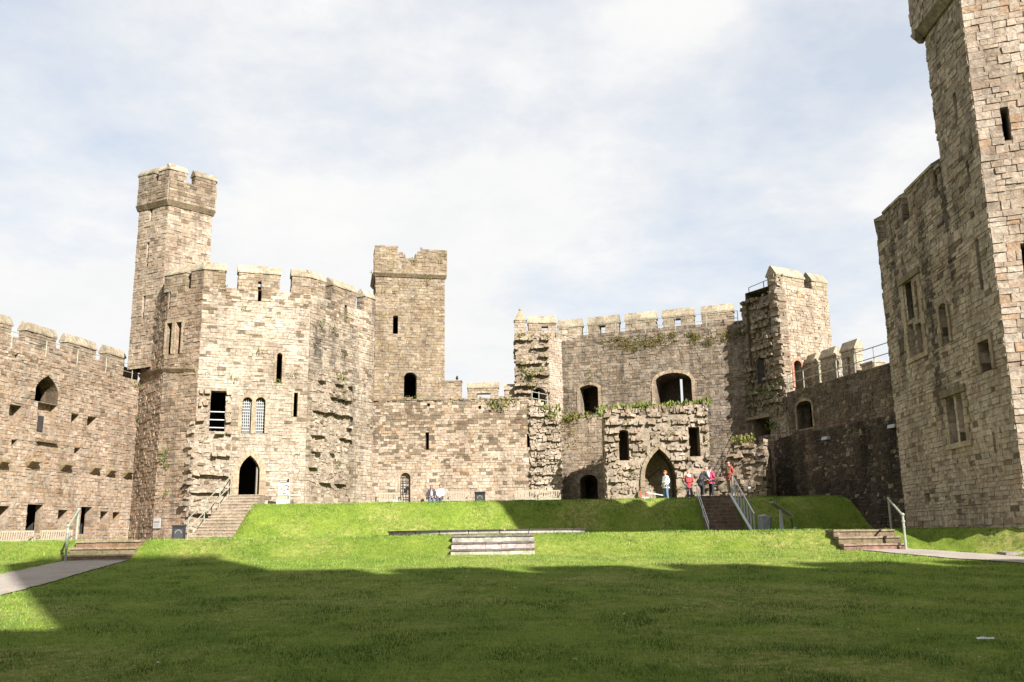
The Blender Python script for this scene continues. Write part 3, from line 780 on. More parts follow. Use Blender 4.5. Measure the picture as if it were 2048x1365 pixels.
for k,(x0,x1) in enumerate(((1116,1160),(1176,1235),(1251,1310),(1326,1386),(1405,1466),(1486,1540))):
    u0,u1=Rp.u(x0,650),Rp.u(x1,640); hs=()
    if k==1: hs=((Rp.u(1198,660),Rp.u(1211,660),zp-.0+.02,zq-.12),)
    if k==3: hs=((Rp.u(1348,650),Rp.u(1362,650),zp+.02,zq-.12),)
    merlon(T4,Rp,u0,u1,zp,zq,.6,.58,pM,0,hs)
railing(T4,RW,[(-.2,zW),(RW.L*.97,zW)],-.1,.9,(.45,.9),1.9,.018)
# lower thickening of the recessed wall with a grown over ledge
zl=RW.z(1180,836,.4); Ro=RW.off(.4); u1=Ro.u(1238,900)
p2=Op(Ro,*[opr[1].c[0][0],opr[1].c[-1][0],3.0,opr[1].z1],kind='round',spring=.8,name='doorway',through=True)
mb=MB(); mortar(mb,Ro,-.1,u1,3,zl,[p2]); body(mb,Ro,-.1,u1,3,zl,.38,ops=[p2]); masonry(mb,Ro,-.1,u1,3,zl,[p2],pal([(CREAM,3),(TAN,4),(GREY,2),(BROWN,2)],.45,None,16),(.2,.3),(.3,.6))
mb.build('lower_wall',STONE,T4); opening(T4,p2,pRW,0,.38,)
# ruined porch
q0=at(1216,1000,51.4); q1=at(1424,1000,51.4); GP=Wall.of(q0,q1); zP=GP.z(1320,830)
pP=pal([(CREAM,3.5),(TAN,4),(PALE,1.5),(GREY,3),(BROWN,1.5)],.35,lambda u,z:.06,17)
opp=[op_px(GP,1238,860,1258,921,kind='round',spring=.92,name='window',depth=.9),op_px(GP,1378,854,1400,913,name='window',depth=.9),
     op_px(GP,1289,898,1352,1010,kind='pointed',spring=.42,name='archway',through=True)]
tp=lambda u: GP.z(1320,812)+.25*(u/GP.L-.6)+.14*noise.noise(Vector((u*1.6,0,9)))
mb=MB(); mortar(mb,GP,0,GP.L,3,zP,opp); body(mb,GP,0,GP.L,3,zP,1.9,ops=opp)
GS=GP.left(0,1.9); masonry(mb,GS,0,1.9,3,zP,(),pP); masonry(mb,GP.right(GP.L),0,1.9,3,zP,(),pP); mb.build('masonry',STONE,T4)
mb=MB(); chase=[op_px(GP,1286,806,1294,882),op_px(GP,1336,806,1341,850)]
rubble(mb,GP,-.05,GP.L,3,zP+1,opp+chase,pP,ledge=.5,lp=(.14,.28),prot=(-.06,.12),size=(.1,.3),course=(.09,.18),top=tp,gap=.14)
mb.build('broken_masonry',RUBBLE,T4)
pArchShade=pal([(DRK,3),(BROWN,2)],.6,None,30)  # shade under the arch painted as dark reveal stones
for p in opp: opening(T4,p,pArchShade if p.through else pRW,0,1.9)
wb=GP.off(-1.5); mb=MB(); p=opp[2]; u0,u1=p.c[0][0]-.1,p.c[-1][0]+.1
mortar(mb,wb,u0,u1,3,p.z1+.1); masonry(mb,wb,u0,u1,3,p.z1+.1,(),pal([(CREAM,5),(PALE,4),(TAN,2)],.1,None,31),(.14,.22),(.2,.4)); 
um=(u0+u1)/2+.15; zg=p.z0+2.05
for du in (-.75,.75): mb.bar(wb.pt(um,zg,.04),wb.pt(um+du,zg-.62,.04),.05,.08,(.2,.165,.12,0),up=wb.n)
mb.build('blocking_wall',STONE,T4)
# voussoir ring of the archway
p=opp[2]; mb=MB(); n=len(p.c); cu=sum(x for x,_ in p.c)/n
pts=[]
for k in range(n-1):
    a,b=p.c[k],p.c[k+1]; L=math.hypot(a[0]-b[0],a[1]-b[1]); kk=max(1,int(L/.3))
    for i in range(kk): pts.append((a[0]+(b[0]-a[0])*i/kk,a[1]+(b[1]-a[1])*i/kk))
pts.append(p.c[-1]); cz=p.z0+.9
for k in range(len(pts)-1):
    a,b=pts[k],pts[k+1]
    if a[0]>cu+.25 and a[1]<p.z0+2.3: continue      # right springing has fallen away
    def ow(q,r=.28):
        if q[1]<p.c[1][1]: return (q[0]+(r if q[0]>cu else -r),q[1])
        dx,dz=q[0]-cu,q[1]-cz; l=math.hypot(dx,dz); return (q[0]+dx/l*r,q[1]+dz/l*r)
    f=random.uniform(.85,1.1); c=(.36*f,.31*f,.24*f,.35); o0,o1=ow(a),ow(b); pr=.14
    fr=[GP.pt(*a,pr),GP.pt(*o0,pr),GP.pt(*o1,pr),GP.pt(*b,pr)]; bk=[GP.pt(*x,-.05) for x in (a,o0,o1,b)]
    fr=[v+(sum(fr,V((0,0,0)))/4-v)*.04 for v in fr]
    mb.face(fr,c)
    for x in range(4): mb.face([fr[x],bk[x],bk[(x+1)%4],fr[(x+1)%4]],c)
mb.build('voussoirs',STONE,T4)

# ================================================================== GATE TURRET (right)
T5=thing('castle_turret','half ruined square turret with two gabled merlons at the right end of the gatehouse','turret',V((15.5,52.5,3.4)))
k0=at(1588,1000,51.0); kl=at(1514,1000,53.9); kr=Wall(k0,V((.86,.5)).normalized())
ur=kr.u(1664,690); KR=kr; KL=Wall.of(kl,k0)
zl=KL.z(1500,606); zc=KR.z(1614,577); zm=KR.z(1585,556)
pK=pal([(CREAM,5),(PALE,3),(PINK,2),(TAN,2),(ORANGE,.7),(GREY,1)],.2,lambda u,z:.03,18)
pKL=pal([(GREY,4),(TAN,3),(CREAM,2.5),(BROWN,2)],.4,None,19)
ok=[op_px(KR,1588,722,1603,776,kind='round',spring=.85,name='doorway',depth=.7,frame=.16)]
okl=[op_px(KL,1514,714,1532,768,kind='round',spring=.85,name='niche',depth=.6,chamber=False),op_px(KL,1508,838,1541,872,name='window',depth=1.0)]
mb=MB(); mortar(mb,KR,0,ur,3,zc,ok); body(mb,KR,0,ur,3,zc,2.6,sides=False); masonry(mb,KR,0,ur,3,zc,ok,pK,(.19,.28),(.25,.6))
mortar(mb,KL,0,KL.L,3,zl,okl); masonry(mb,KL,0,KL.L,3,zl,okl,pKL,(.15,.22),(.2,.45),prot=(-.02,.08)); mb.prism([kl,k0,KR.pt(1.6,0),KL.pt(0,0,-1.8)],3,zl,(0,1))
mb.build('masonry',STONE,T5)
mb=MB(); zn=okl[1].z1
rubble(mb,KL,-.1,KL.L+.08,zn+.25,zl+.25,okl,pKL,o=.06,ledge=.55,lp=(.16,.34),prot=(-.04,.13),size=(.12,.32),top=lambda u: zl+.25*u/KL.L+.12*noise.noise(Vector((u*3,0,1))))
rubble(mb,KR,-.15,.3,10.4,zc+.9,[],pKL,ledge=.5,lp=(.1,.2),size=(.14,.26),top=lambda u:zm)
mb.build('broken_masonry',RUBBLE,T5)
for p in ok+okl: opening(T5,p,pK,framecol=(.46,.25,.18,.1) if p in ok else (.5,.42,.32,.1))
# projecting lintel slab over the lower opening
p=okl[1]; u0,u1=p.c[0][0],p.c[-1][0]; mb=MB()
mb.hexa([KL.pt(u0-.4,p.z1,.3),KL.pt(u1+.3,p.z1,.3),KL.pt(u1+.3,p.z1,-.2),KL.pt(u0-.4,p.z1,-.2)],[KL.pt(u0-.4,p.z1+.16,.34),KL.pt(u1+.3,p.z1+.2,.34),KL.pt(u1+.3,p.z1+.2,-.2),KL.pt(u0-.4,p.z1+.16,-.2)],(.42,.38,.31,.2)); mb.build('lintel',STONE,T5)
pM2=pal([(CREAM,4),(TAN,3),(PALE,2),(OLIVE,1)],.35,None,20)
merlon(T5,KR,-.05,KR.u(1607,560),zc,zm,.7,.62,pM2); merlon(T5,KR,KR.u(1623,565),ur,zc,zm,.7,.62,pM2)
railing(T5,KL,[(.3,zl+.1),(KL.L-.1,zl+.15)],-.25,.95,(.5,.95),1.2,.02,mat=IRON)

# ================================================================== DARK WALL (right)
T6=thing('castle_wall','dark damp stained wall in shade on the right with railed wall walk','castle wall',V((16.6,45,1.6)))
p0=at(1590,1000,50.6); D=Wall(p0,V((.244,-.97)).normalized()); LD=17.2
zA=D.z(1600,778); 
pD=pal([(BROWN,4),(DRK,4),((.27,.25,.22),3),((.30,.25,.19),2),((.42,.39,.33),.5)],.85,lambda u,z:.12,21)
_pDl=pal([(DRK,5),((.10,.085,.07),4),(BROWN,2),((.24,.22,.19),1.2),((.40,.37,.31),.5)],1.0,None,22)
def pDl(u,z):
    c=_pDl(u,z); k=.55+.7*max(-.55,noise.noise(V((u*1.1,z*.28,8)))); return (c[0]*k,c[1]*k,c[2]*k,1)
opd=[op_px(D,1595,802,1626,857,kind='round',spring=.8,name='doorway',depth=.8,frame=.15)]
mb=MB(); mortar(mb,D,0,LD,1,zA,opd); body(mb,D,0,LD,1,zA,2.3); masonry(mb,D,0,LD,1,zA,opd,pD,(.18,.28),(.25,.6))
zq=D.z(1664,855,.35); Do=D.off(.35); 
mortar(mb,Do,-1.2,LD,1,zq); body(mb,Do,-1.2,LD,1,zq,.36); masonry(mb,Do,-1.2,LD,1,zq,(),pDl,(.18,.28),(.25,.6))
mb.build('masonry',STONE,T6)
for p in opd: opening(T6,p,pD)
Dp=D.off(-1.7); zp=Dp.z(1637,752); zm=Dp.z(1637,722)
mb=MB(); parapet(mb,Dp,-1,LD,zA-.1,zA+.25,.7,0,pM2); mb.build('parapet',STONE,T6)
for x0,x1 in ((1612,1627),(1641,1667),(1684,1711)):
    u0,u1=Dp.u(x0,725),Dp.u(x1,715); hs=((u0+.5,u1-.5,zA+.55,zm-.35),) if x0==1684 else ()
    merlon(T6,Dp,u0,u1,zA+.2,zm,.45,.55,pM2,0,hs)
merlon(T6,Dp,Dp.u(1722,720),Dp.u(1745,720),zA+.2,zA+.75,.7,.1,pM2)
railing(T6,D,[(.1,zA),(LD,zA)],-.1,1.0,(.5,1.0),1.5,.024)
for px,py in ((1656,877),(1790,853)):
    u,z=Do.uz(px,py); mb=MB(); mb.hexa([Do.pt(u-.25,z-.08,.25),Do.pt(u+.25,z-.08,.25),Do.pt(u+.25,z-.08,.02),Do.pt(u-.25,z-.08,.02)],[Do.pt(u-.25,z+.08,.2),Do.pt(u+.25,z+.08,.2),Do.pt(u+.25,z+.1,.02),Do.pt(u-.25,z+.1,.02)],(.5,.52,.56)); mb.build('floodlight',PAINT,T6)

# tumbled ruin wall at the foot of the turret
T7=thing('ruined_wall','low stump of tumbled rubble wall at the foot of the ruined turret','ruined wall',V((12.6,50.6,3.4)))
w0=at(1418,1000,51.2); w1=at(1536,1000,49.2); X=Wall.of(w0,w1)
tx=lambda u: 3.2+ (X.z(1440,960)-3.2)+ (X.z(1520,886)-X.z(1440,960))*sm((u-X.u(1432,960))/(X.u(1478,930)-X.u(1432,960)))+.25*noise.noise(Vector((u*1.3,0,4)))
mb=MB(); k=0
while k<X.L-.3: 
    z=tx(k+.2)-.25; mortar(mb,X,k,k+.4,3,z); body(mb,X,k,k+.4,3,z,1.4); k+=.4
rubble(mb,X,-.1,X.L,3.1,8,[],pP,ledge=.7,lp=(.15,.4),prot=(-.05,.2),size=(.14,.4),course=(.11,.2),top=tx,gap=.1)
mb.build('rubble_stones',RUBBLE,T7)

# ================================================================== RIGHT TOWER (near)
T8=thing('castle_tower','tall near tower at the right edge with shaded left face and square stair turret','castle tower',V((15.5,28,1.6)))
N0=at(2058,1055,23.5); N0.z=0; F0=at(1815,1055,31.6); F0.z=0
LF=Wall.of(F0,N0); RR=Wall(N0,V((.93,-.37)).normalized()); RRL=6.2
R0=RR.pt(RRL,0); BK=Wall.of(V((F0.x+2.1,36.2,0)),F0)
H=LF.z(1757,440)-.9; uT=LF.u(1880,312); zT=20.6
pR=pal([(GREY,4.5),((.40,.36,.29),4),(TAN,3),(BROWN,1.6),(CREAM,1.5)],.42,lambda u,z:.05,23)
_pR=pal([((.66,.61,.54),4.5),((.65,.58,.49),4),((.55,.45,.35),2.4),((.34,.26,.19),1),(PALE,2)],.3,lambda u,z:.04,23)
_sk=[(LF.u(1792,560),.24,H,5.6),(LF.u(1851,520),.28,H+1,3.6),(LF.u(1893,430),.2,H,7.0),(LF.u(1815,600),.1,H,7.0)]
def pR(u,z):
    c=_pR(u,z); d=0
    for uu,w_,zt_,zb_ in _sk:
        if zb_<z<zt_: d=max(d,math.exp(-((u-uu)/w_)**2)*min(1,(z-zb_)/2))
    if z>H-1.6: d=max(d,.45*random.random())
    d=min(1,1.25*d*(.75+.5*random.random())); k=1-.74*d
    return (c[0]*k,c[1]*k*.98,c[2]*k*.95,min(1,c[3]+.6*d))
pRR=pal([((.60,.53,.45),4.5),((.63,.58,.52),4),((.56,.37,.23),1.3),((.56,.44,.36),1.6),(TAN,1.2)],.06,None,24)
opl=[op_px(LF,1814,560,1828,640,name='window',depth=.5,frame=.0),op_px(LF,1832,556,1843,638,name='window',depth=.5),
     op_px(LF,1819,646,1831,716,name='window',depth=.5),op_px(LF,1836,644,1848,712,name='window',depth=.5),
     op_px(LF,1884,604,1899,690,kind='pointed',spring=.9,name='window',depth=.5,frame=.14),op_px(LF,1962,680,1985,744,name='window',depth=.5,frame=.16),
     op_px(LF,1899,792,1913,888,kind='pointed',spring=.9,name='window',depth=.5),op_px(LF,1917,788,1931,886,kind='pointed',spring=.9,name='window',depth=.5),
     op_px(LF,1956,474,1963,582,name='arrow_slit',depth=1.2,chamber=False),op_px(LF,1987,864,1992,906,name='arrow_slit',depth=1.2,chamber=False),op_px(LF,1850,987,1861,1003,name='wall_socket',depth=.5,chamber=False),
     op_px(LF,1909,182,1915,246,name='arrow_slit',depth=1.2,chamber=False),op_px(LF,1935,320,1940,370,name='arrow_slit',depth=1.2,chamber=False)]
oprr=[op_px(RR,2004,214,2020,281,name='arrow_slit',depth=.8),op_px(RR,2045,486,2060,560,name='arrow_slit',depth=.8)]
mb=MB()
mortar(mb,LF,0,LF.L,1,H,[p for p in opl]); masonry(mb,LF,0,LF.L,1.4,H,opl,pR,(.13,.24),(.28,.72),prot=(.0,.03),jit=.012)
mortar(mb,RR,0,RRL,1,zT,oprr); masonry(mb,RR,0,RRL,1.4,zT,oprr,pRR,(.17,.30),(.28,.62),prot=(.0,.035),jit=.013,fine=.85)
mortar(mb,BK,0,BK.L,1,H); masonry(mb,BK,0,BK.L,1.4,H,(),pR)
mb.prism([F0,N0,R0,V((21.5,23,0)),V((21.5,31,0)),V((19.6,36.6,0)),V((F0.x+2.1,36.2,0))],1,H,(0,1,6),(.32,.27,.2,.4))
mb.build('masonry',STONE,T8)
# stair turret rising from the near corner
tu=MB(); LT2=Wall.of(LF.pt(uT,0),N0); tw=LT2.L
bk0=LF.pt(uT,0)-LF.n*.0; TB=Wall.of(LF.pt(uT,0,-3.4),LF.pt(uT,0))
opt=opl[11:]
zk=LF.z(1870,35)
mortar(tu,LF,uT,LF.L,H,zT,opt); masonry(tu,LF,uT,LF.L,H,zT,opt,pR,(.14,.26),(.26,.62),prot=(0,.03),jit=.014,lf=lambda z:uT+.03*math.sin(z*7)+(.0 if z<LF.z(1878,268) else -.08))
mortar(tu,TB,0,TB.L,H,zT); masonry(tu,TB,0,TB.L,H,zT,(),pR)
P4=[LF.pt(uT,0),LF.pt(LF.L,0),RR.pt(4.5,0),LF.pt(uT,0,-4.2)]
tu.prism(P4,H,zT,(0,1,3),(.32,.27,.2,.4))
tr_=tu.build('stair_turret',STONE,T8)
string_course(tr_,[(LF,uT-.35,LF.L+.05,zk,zk),(TB,0,TB.L+.35,zk,zk)],0.24,.30,'cornice',(.36,.32,.26,.4))
mb=MB(); lf2=LF.off(.28); mortar(mb,lf2,uT-.3,LF.L+.0,zk,zT); body(mb,lf2,uT-.3,LF.L,zk,zT,.6,MORTAR); masonry(mb,lf2,uT-.3,LF.L,zk,zT,(),pR,(.2,.3),(.25,.6)); tb2=TB.off(.3); masonry(mb,tb2,0,TB.L,zk,zT,(),pR); mb.build('parapet',STONE,tr_)
for p in opl[:11]+oprr:
    o=opening(T8,p,pR if p.w is LF else pRR)
    if p.name=='window':
        gb=MB(); u0,u1=p.c[0][0],p.c[-1][0]; gb.face([p.w.pt(u0,p.z0,-.46),p.w.pt(u1,p.z0,-.46),p.w.pt(u1,p.z1,-.46),p.w.pt(u0,p.z1,-.46)]); gb.build('glass',GLASS,o)
for p in opt: opening(tr_,p,pR)
# dressed surround and mullions of the two light windows
def surround(pa,pb,z0,z1,trans=None):
    mb=MB(); u0=min(pa.c[0][0],pa.c[-1][0]); u1=max(pb.c[0][0],pb.c[-1][0]); m0=pa.c[-1][0]; m1=pb.c[0][0]
    def blk(a,b,c,d,pr,col=(.62,.53,.41,.1)):
        mb.hexa([LF.pt(a,c,pr),LF.pt(b,c,pr),LF.pt(b,c,-.3),LF.pt(a,c,-.3)],[LF.pt(a,d,pr),LF.pt(b,d,pr),LF.pt(b,d,-.3),LF.pt(a,d,-.3)],col)
    n=6
    for k in range(n):
        za=z0+(z1-z0)*k/n+.006; zb_=z0+(z1-z0)*(k+1)/n-.006; f=random.uniform(.85,1.12); c=(.54*f,.46*f,.35*f,.15)
        blk(u0-.24-.1*(k%2),u0-.002,za,zb_,.05,c); blk(u1+.002,u1+.24+.1*((k+1)%2),za,zb_,.05,c)
    blk(m0+.005,m1-.005,z0,z1,-.05)
    blk(u0-.3,u1+.3,z1+.005,z1+.22,.10,(.33,.28,.2,.5)); blk(u0-.3,u1+.3,z0-.16,z0-.004,.07)
    if trans: blk(u0,u1,trans[0],trans[1],-.04)
    mb.build('window_surround',STONE,T8)
surround(opl[2],opl[3],opl[2].z0,opl[0].z1,(opl[2].z1+.004,opl[0].z0-.004)); surround(opl[6],opl[7],opl[6].z0,opl[6].z1)
# battlements of the main block
pM3=pal([(GREY,3),(BROWN,3),(TAN,3),(DRK,1)],.7,None,25)
zc=H+.0; zm=LF.z(1757,440)
for x0,x1,y in ((1768,1800,420),(1812,1866,370)):
    u0,u1=LF.u(x0,y),LF.u(x1,y-25); merlon(T8,LF,max(0.02,u0),u1,zc,zm,.5,.25,pM3)
merlon(T8,LF,LF.u(1872,335),uT-.1,zc,zm-.2,.7,.25,pM3)
merlon(T8,BK,BK.L-1.0,BK.L-.0,zc,zm,.7,.25,pM3)

# ================================================================== buildings behind the photographer
T9=thing('castle_building','tall castle range standing behind the photographer and shading the lawn','castle building',V((20,-12,0)))
pX=pal([(TAN,4),(BROWN,3),(GREY,3),(CREAM,2)],.5,None,26)
mb=MB()
for pts,z in (([V((11.5,-8,0)),V((50,-8,0)),V((50,-18,0)),V((11.5,-18,0))],21.4),([V((7.4,-7.5,0)),V((12.5,-7.5,0)),V((12.5,-9.2,0)),V((7.4,-9.2,0))],25.9),([V((-14,-8.5,0)),V((7.4,-8.5,0)),V((7.4,-10,0)),V((-14,-10,0))],16.2)):
    mb.prism(pts,0,z,(),(.34,.28,.21,.4))
wbk=Wall(V((50,-8,0)),V((-1,0)))
masonry(mb,wbk,0,39,0,21.8,(),pX,(.4,.6),(.6,1.4)); 
mb.build('masonry',STONE,T9)
mb=MB(); k=12.5
while k<48: mb.box(k,-8.9,21.8,k+2.2,-8.0,22.9,(.35,.29,.21,.4)); k+=3.1
mb.build('battlements',STONE,T9)
# ================================================================== GROUND
def grid_obj(name,x0,x1,y0,y1,nx,ny,mat,f,stuff='structure'):
    xs=np.linspace(x0,x1,nx); ys=np.linspace(y0,y1,ny)
    vs=[(x,y,f(x,y)) for y in ys for x in xs]
    fs=[(j*nx+i,j*nx+i+1,(j+1)*nx+i+1,(j+1)*nx+i) for j in range(ny-1) for i in range(nx-1)]
    me=bpy.data.meshes.new(name); me.from_pydata(vs,[],fs); me.materials.append(mat); me.polygons.foreach_set('use_smooth',np.ones(len(fs),dtype=bool))
    o=bpy.data.objects.new(name,me); COL.objects.link(o); o['kind']=stuff; return o
grid_obj('lawn',-34,34,-12,62,170,300,GRASS,ground)
grid_obj('ground',-900,900,-900,900,30,30,plain('far_ground',(.09,.12,.03),.95,0,.3,.05),lambda x,y:-1.2)
def path_obj(pts,w0,w1,n=60):
    """gravel path lying on the lawn"""
    vs=[];fs=[]
    for k in range(n+1):
        t=k/n; x=pts[0][0]+(pts[1][0]-pts[0][0])*t; y=pts[0][1]+(pts[1][1]-pts[0][1])*t
        w=w0+(w1-w0)*t; dx,dy=pts[1][0]-pts[0][0],pts[1][1]-pts[0][1]; l=math.hypot(dx,dy); nx,ny=-dy/l,dx/l
        for j in range(7):
            o=(j/6-.5)*w+ (.05*noise.noise(Vector((t*30,j,5))) if j in (0,6) else 0); a,b=x+nx*o,y+ny*o
            vs.append((a,b,ground(a,b)+.022))
    for k in range(n):
        for j in range(6): fs.append((k*7+j,(k+1)*7+j,(k+1)*7+j+1,k*7+j+1))
    me=bpy.data.meshes.new('path'); me.from_pydata(vs,[],fs); me.materials.append(GRAVEL); me.polygons.foreach_set('use_smooth',np.ones(len(fs),dtype=bool))
    o=bpy.data.objects.new('path',me); COL.objects.link(o); o['kind']='structure'
def onlawn(px,py):
    d=ray(px,py); t=1.0
    for _ in range(80):
        q=EYE+d*t; t+=(q.z-ground(q.x,q.y))/(-d.z+.05)*.7
    return EYE+d*t
def ext(a,b,k): return (a[0]+(b[0]-a[0])*k,a[1]+(b[1]-a[1])*k)
q0=at(200,1117,26.0); q1=onlawn(60,1155); PL=((q0.x,25.8),ext((q0.x,25.8),(q1.x,q1.y),2.6))
q0=at(1765,1098,25.6); q1=onlawn(1985,1117); PR=((q0.x,25.6),ext((q0.x,25.6),(q1.x,q1.y),2.2))
print('paths',PL,PR)
path_obj(PL,1.75,1.9); path_obj(PR,1.5,1.7)
# paving strip in front of the left wall and along the motte top
def lay(name,x0,x1,y0,y1,dz,mat):
    grid_obj(name,x0,x1,y0,y1,60,16,mat,lambda x,y:ground(x,y)+dz)
lay('terrace_path',-30,-13.5,43.0,50.5,.02,GRAVEL)
lay('motte_path',-8.6,9.5,53.8,57.5,.02,GRAVEL)

# ---------- steps
def step_box(mb,x0,x1,y0,y1,z0,z1,col,nose=.03,lipcol=None):
    mb.box(x0,y0,z0,x1,y1,z1-.05,col); mb.box(x0-.005,y0-nose,z1-.05,x1+.005,y1,z1,lipcol or col)
def lawn_steps(name,label,xc,w,yb,cols,lip=None,n=3,skew=0.0,nose=.035):
    t=thing(name,label,'steps',V((xc,yb,ground(xc,yb-.3))))
    zb=ground(xc,yb-.2); zt_=1.63; h=(zt_-zb)/n
    for k in range(n):
        mb=MB(); c=tuple(x*random.uniform(.9,1.1) for x in cols)
        x0,x1=xc-w/2,xc+w/2
        cuts=sorted([x0,x1]+[x0+w*random.uniform(.2,.8) for _ in range(2)])
        for a,b in zip(cuts,cuts[1:]):
            f=random.uniform(.88,1.12)
            step_box(mb,a+.003,b-.003,yb+k*.36,yb+(k+1)*.36+.05,zb-.3,zb+(k+1)*h+random.uniform(-.006,.006),tuple(x*f for x in c)+(.35,),nose,lip)
        if k==n-1: mb.box(x0,yb+n*.36,zb,x1,yb+n*.36+.5,zt_+.005,c+(.3,))
        mb.build('step',STONE,t)
    return t,zb,h
p=at(200,1117,26.0); lawn_steps('stone_steps','three worn brown stone steps from the left path up to the terrace',p.x,1.85,25.75,(.30,.235,.175),(.40,.34,.27,.1))
p=at(1748,1098,25.6); lawn_steps('stone_steps','three sunlit brown stone steps from the right path, beside a metal handrail',p.x,1.72,25.5,(.28,.215,.165),(.36,.30,.24,.1))
p=at(986,1108,26.0); lawn_steps('slate_steps','three broad pale slate slab steps in the middle of the lawn bank',p.x,2.32,25.7,(.60,.575,.565),(.22,.205,.205,0),nose=.03)
# round slate dais
c=at(974,1068,34.6); dz=1.585
DA=thing('slate_dais','low round slate dais of two tiers lying in the grass above the centre steps','dais',V((c.x,34.6,dz)))
SLATE=stone_mat('slate',.5,12)
for r,z0,z1,nm in ((4.12,-.3,.10,'lower_tier'),(3.68,.05,.235,'upper_tier')):
    mb=MB(); n=22
    for k in range(n):
        a0=2*math.pi*k/n+.004; a1=2*math.pi*(k+1)/n-.004; f=random.uniform(.85,1.12); col=(.52*f,.505*f,.50*f,.3)
        for j in range(3):
            b0=a0+(a1-a0)*j/3; b1=a0+(a1-a0)*(j+1)/3
            P=lambda a,rr,z:V((c.x+rr*math.cos(a),34.6+rr*math.sin(a),dz+z))
            mb.face([P(b0,r-.05,z0),P(b1,r-.05,z0),P(b1,r-.05,z1-.035),P(b0,r-.05,z1-.035)],col)
            mb.face([P(b0,r,z1-.035),P(b1,r,z1-.035),P(b1,r,z1),P(b0,r,z1)],(.09,.09,.095,0))
            mb.face([P(b0,r-.05,z1-.035),P(b1,r-.05,z1-.035),P(b1,r,z1-.035),P(b0,r,z1-.035)],(.09,.09,.095,0))
            mb.face([P(b0,r,z1),P(b1,r,z1),P(b1,.0,z1)],col)
    mb.build(nm,SLATE,DA)

# tower door steps
dA=opsA[5]; zsill=dA.z0; um=(dA.c[0][0]+dA.c[-1][0])/2; dm=A.pt(um,0)
ST=thing('stone_staircase','long flight of stone steps climbing to the pointed tower doorway','staircase',V((dm.x-.2,46,1.5)))
n=15; y0,y1=43.5,48.3; xb,xt=at(422,1078,43.5).x,dm.x; zb=ground(-16,43.4)
for k in range(n):
    t=k/(n-1); y=y0+(y1-y0)*t; xc=xb+(xt-xb)*t; w=2.4-.75*t; mb=MB(); z=zb+(zsill-zb)*(k+1)/n
    for a,b in ((0,.46),(.46,1)):
        f=random.uniform(.9,1.1); step_box(mb,xc-w/2+w*a+.002,xc-w/2+w*b-.002,y,y+.40 if k<n-1 else y+1.8,zb-.5,z,(.40*f,.345*f,.28*f,.2),.03,(.46*f,.41*f,.34*f,.1))
    mb.build('step',STONE,ST)
HR=thing('handrail','grey tubular handrail on the left of the tower staircase','handrail',V((xb-1.2,44,1.6)))
mb=MB(); top=[]
for k in (0,5,10,14):
    t=k/14; y=y0+(y1-y0)*t+.1; x=xb+(xt-xb)*t-(2.4-.75*t)/2+.06; z=zb+(zsill-zb)*(k+1)/n
    pb=MB(); pb.tube([V((x,y,z)),V((x,y,z+1.0))],.026,7); pb.build('post',RAILP,HR); top.append(V((x,y,z)))
for h in (.5,1.0): mb.tube([q+V((0,0,h)) for q in top],.024,7)
mb.build('rail',RAILP,HR)

# motte stairs
ST2=thing('brown_staircase','wide brown brick steps up the grass mound between two rails','staircase',V((10.1,44,1.6)))
n=11; y0,y1=42.35,45.75; zb=ground(12.5,42.0); zt_=3.40; xs=at(1455,1062,42.4).x; xe=at(1428,997,45.8).x
for k in range(n):
    t=k/(n-1); y=y0+(y1-y0)*t; xc=xs+(xe-xs)*t; mb=MB(); z=zb+(zt_-zb)*(k+1)/n; w=1.62
    m_=10
    for j in range(m_):
        f=random.uniform(.75,1.25); a=xc-w/2+w*j/m_; b=a+w/m_-.004
        mb.box(a,y,zb-.4,b,y+.4 if k<n-1 else y+3.4,z+random.uniform(-.004,.004),(.27*f,.21*f,.17*f,.2))
    mb.box(xc-w/2,y-.015,z-.03,xc+w/2,y+.03,z+.008,(.36,.3,.25,.1))
    mb.build('step',STONE,ST2)
LR=thing('handrail','pair of thin pale rails on the left side of the brown mound steps','handrail',V((xs-.9,42.6,1.6)))
mb=MB()
for h,dy in ((.10,0),(.48,.1)):
    mb.tube([V((xs-.84,y0-.1+dy,zb+h+.1)),V((xe-.84,y1+dy,zt_+h+.06)),V((xe-.84,y1+.5,zt_+h+.06))],.02,6)
mb.build('rail',STEEL,LR)
for t in (0.02,.5,1):
    pb=MB(); y=y0+(y1-y0)*t; x=xs+(xe-xs)*t-.84; z=zb+(zt_-zb)*t; pb.tube([V((x,y,z-.1)),V((x,y,z+.56))],.018,6); pb.build('post',STEEL,LR)
SL=thing('stair_lift_rail','slanting grey metal lift rail on upright plates beside the brown mound steps','lift rail',V((xs+.95,42.6,1.6)))
rx=lambda t: xs+(xe-xs)*t+1.22-.30*t
mb=MB(); mb.bar(V((rx(0)-.1,y0-.2,zb+.06)),V((rx(1)-.1,y1+.1,zt_+.1)),.12,.05); mb.build('stringer',STEEL,SL)
mb=MB(); mb.tube([V((rx(-.02)+.02,y0-.1,zb+.95)),V((rx(1)+.02,y1+.1,zt_+1.12))],.035,8); mb.build('rail',STEEL,SL)
for k in range(8):
    t=k/7; y=y0+(y1-y0)*t; z=zb+(zt_-zb)*t; x=rx(t); mb=MB(); mb.box(x-.03,y-.015,z-.1,x+.03,y+.015,z+.92); mb.build('upright_plate',STEEL,SL)
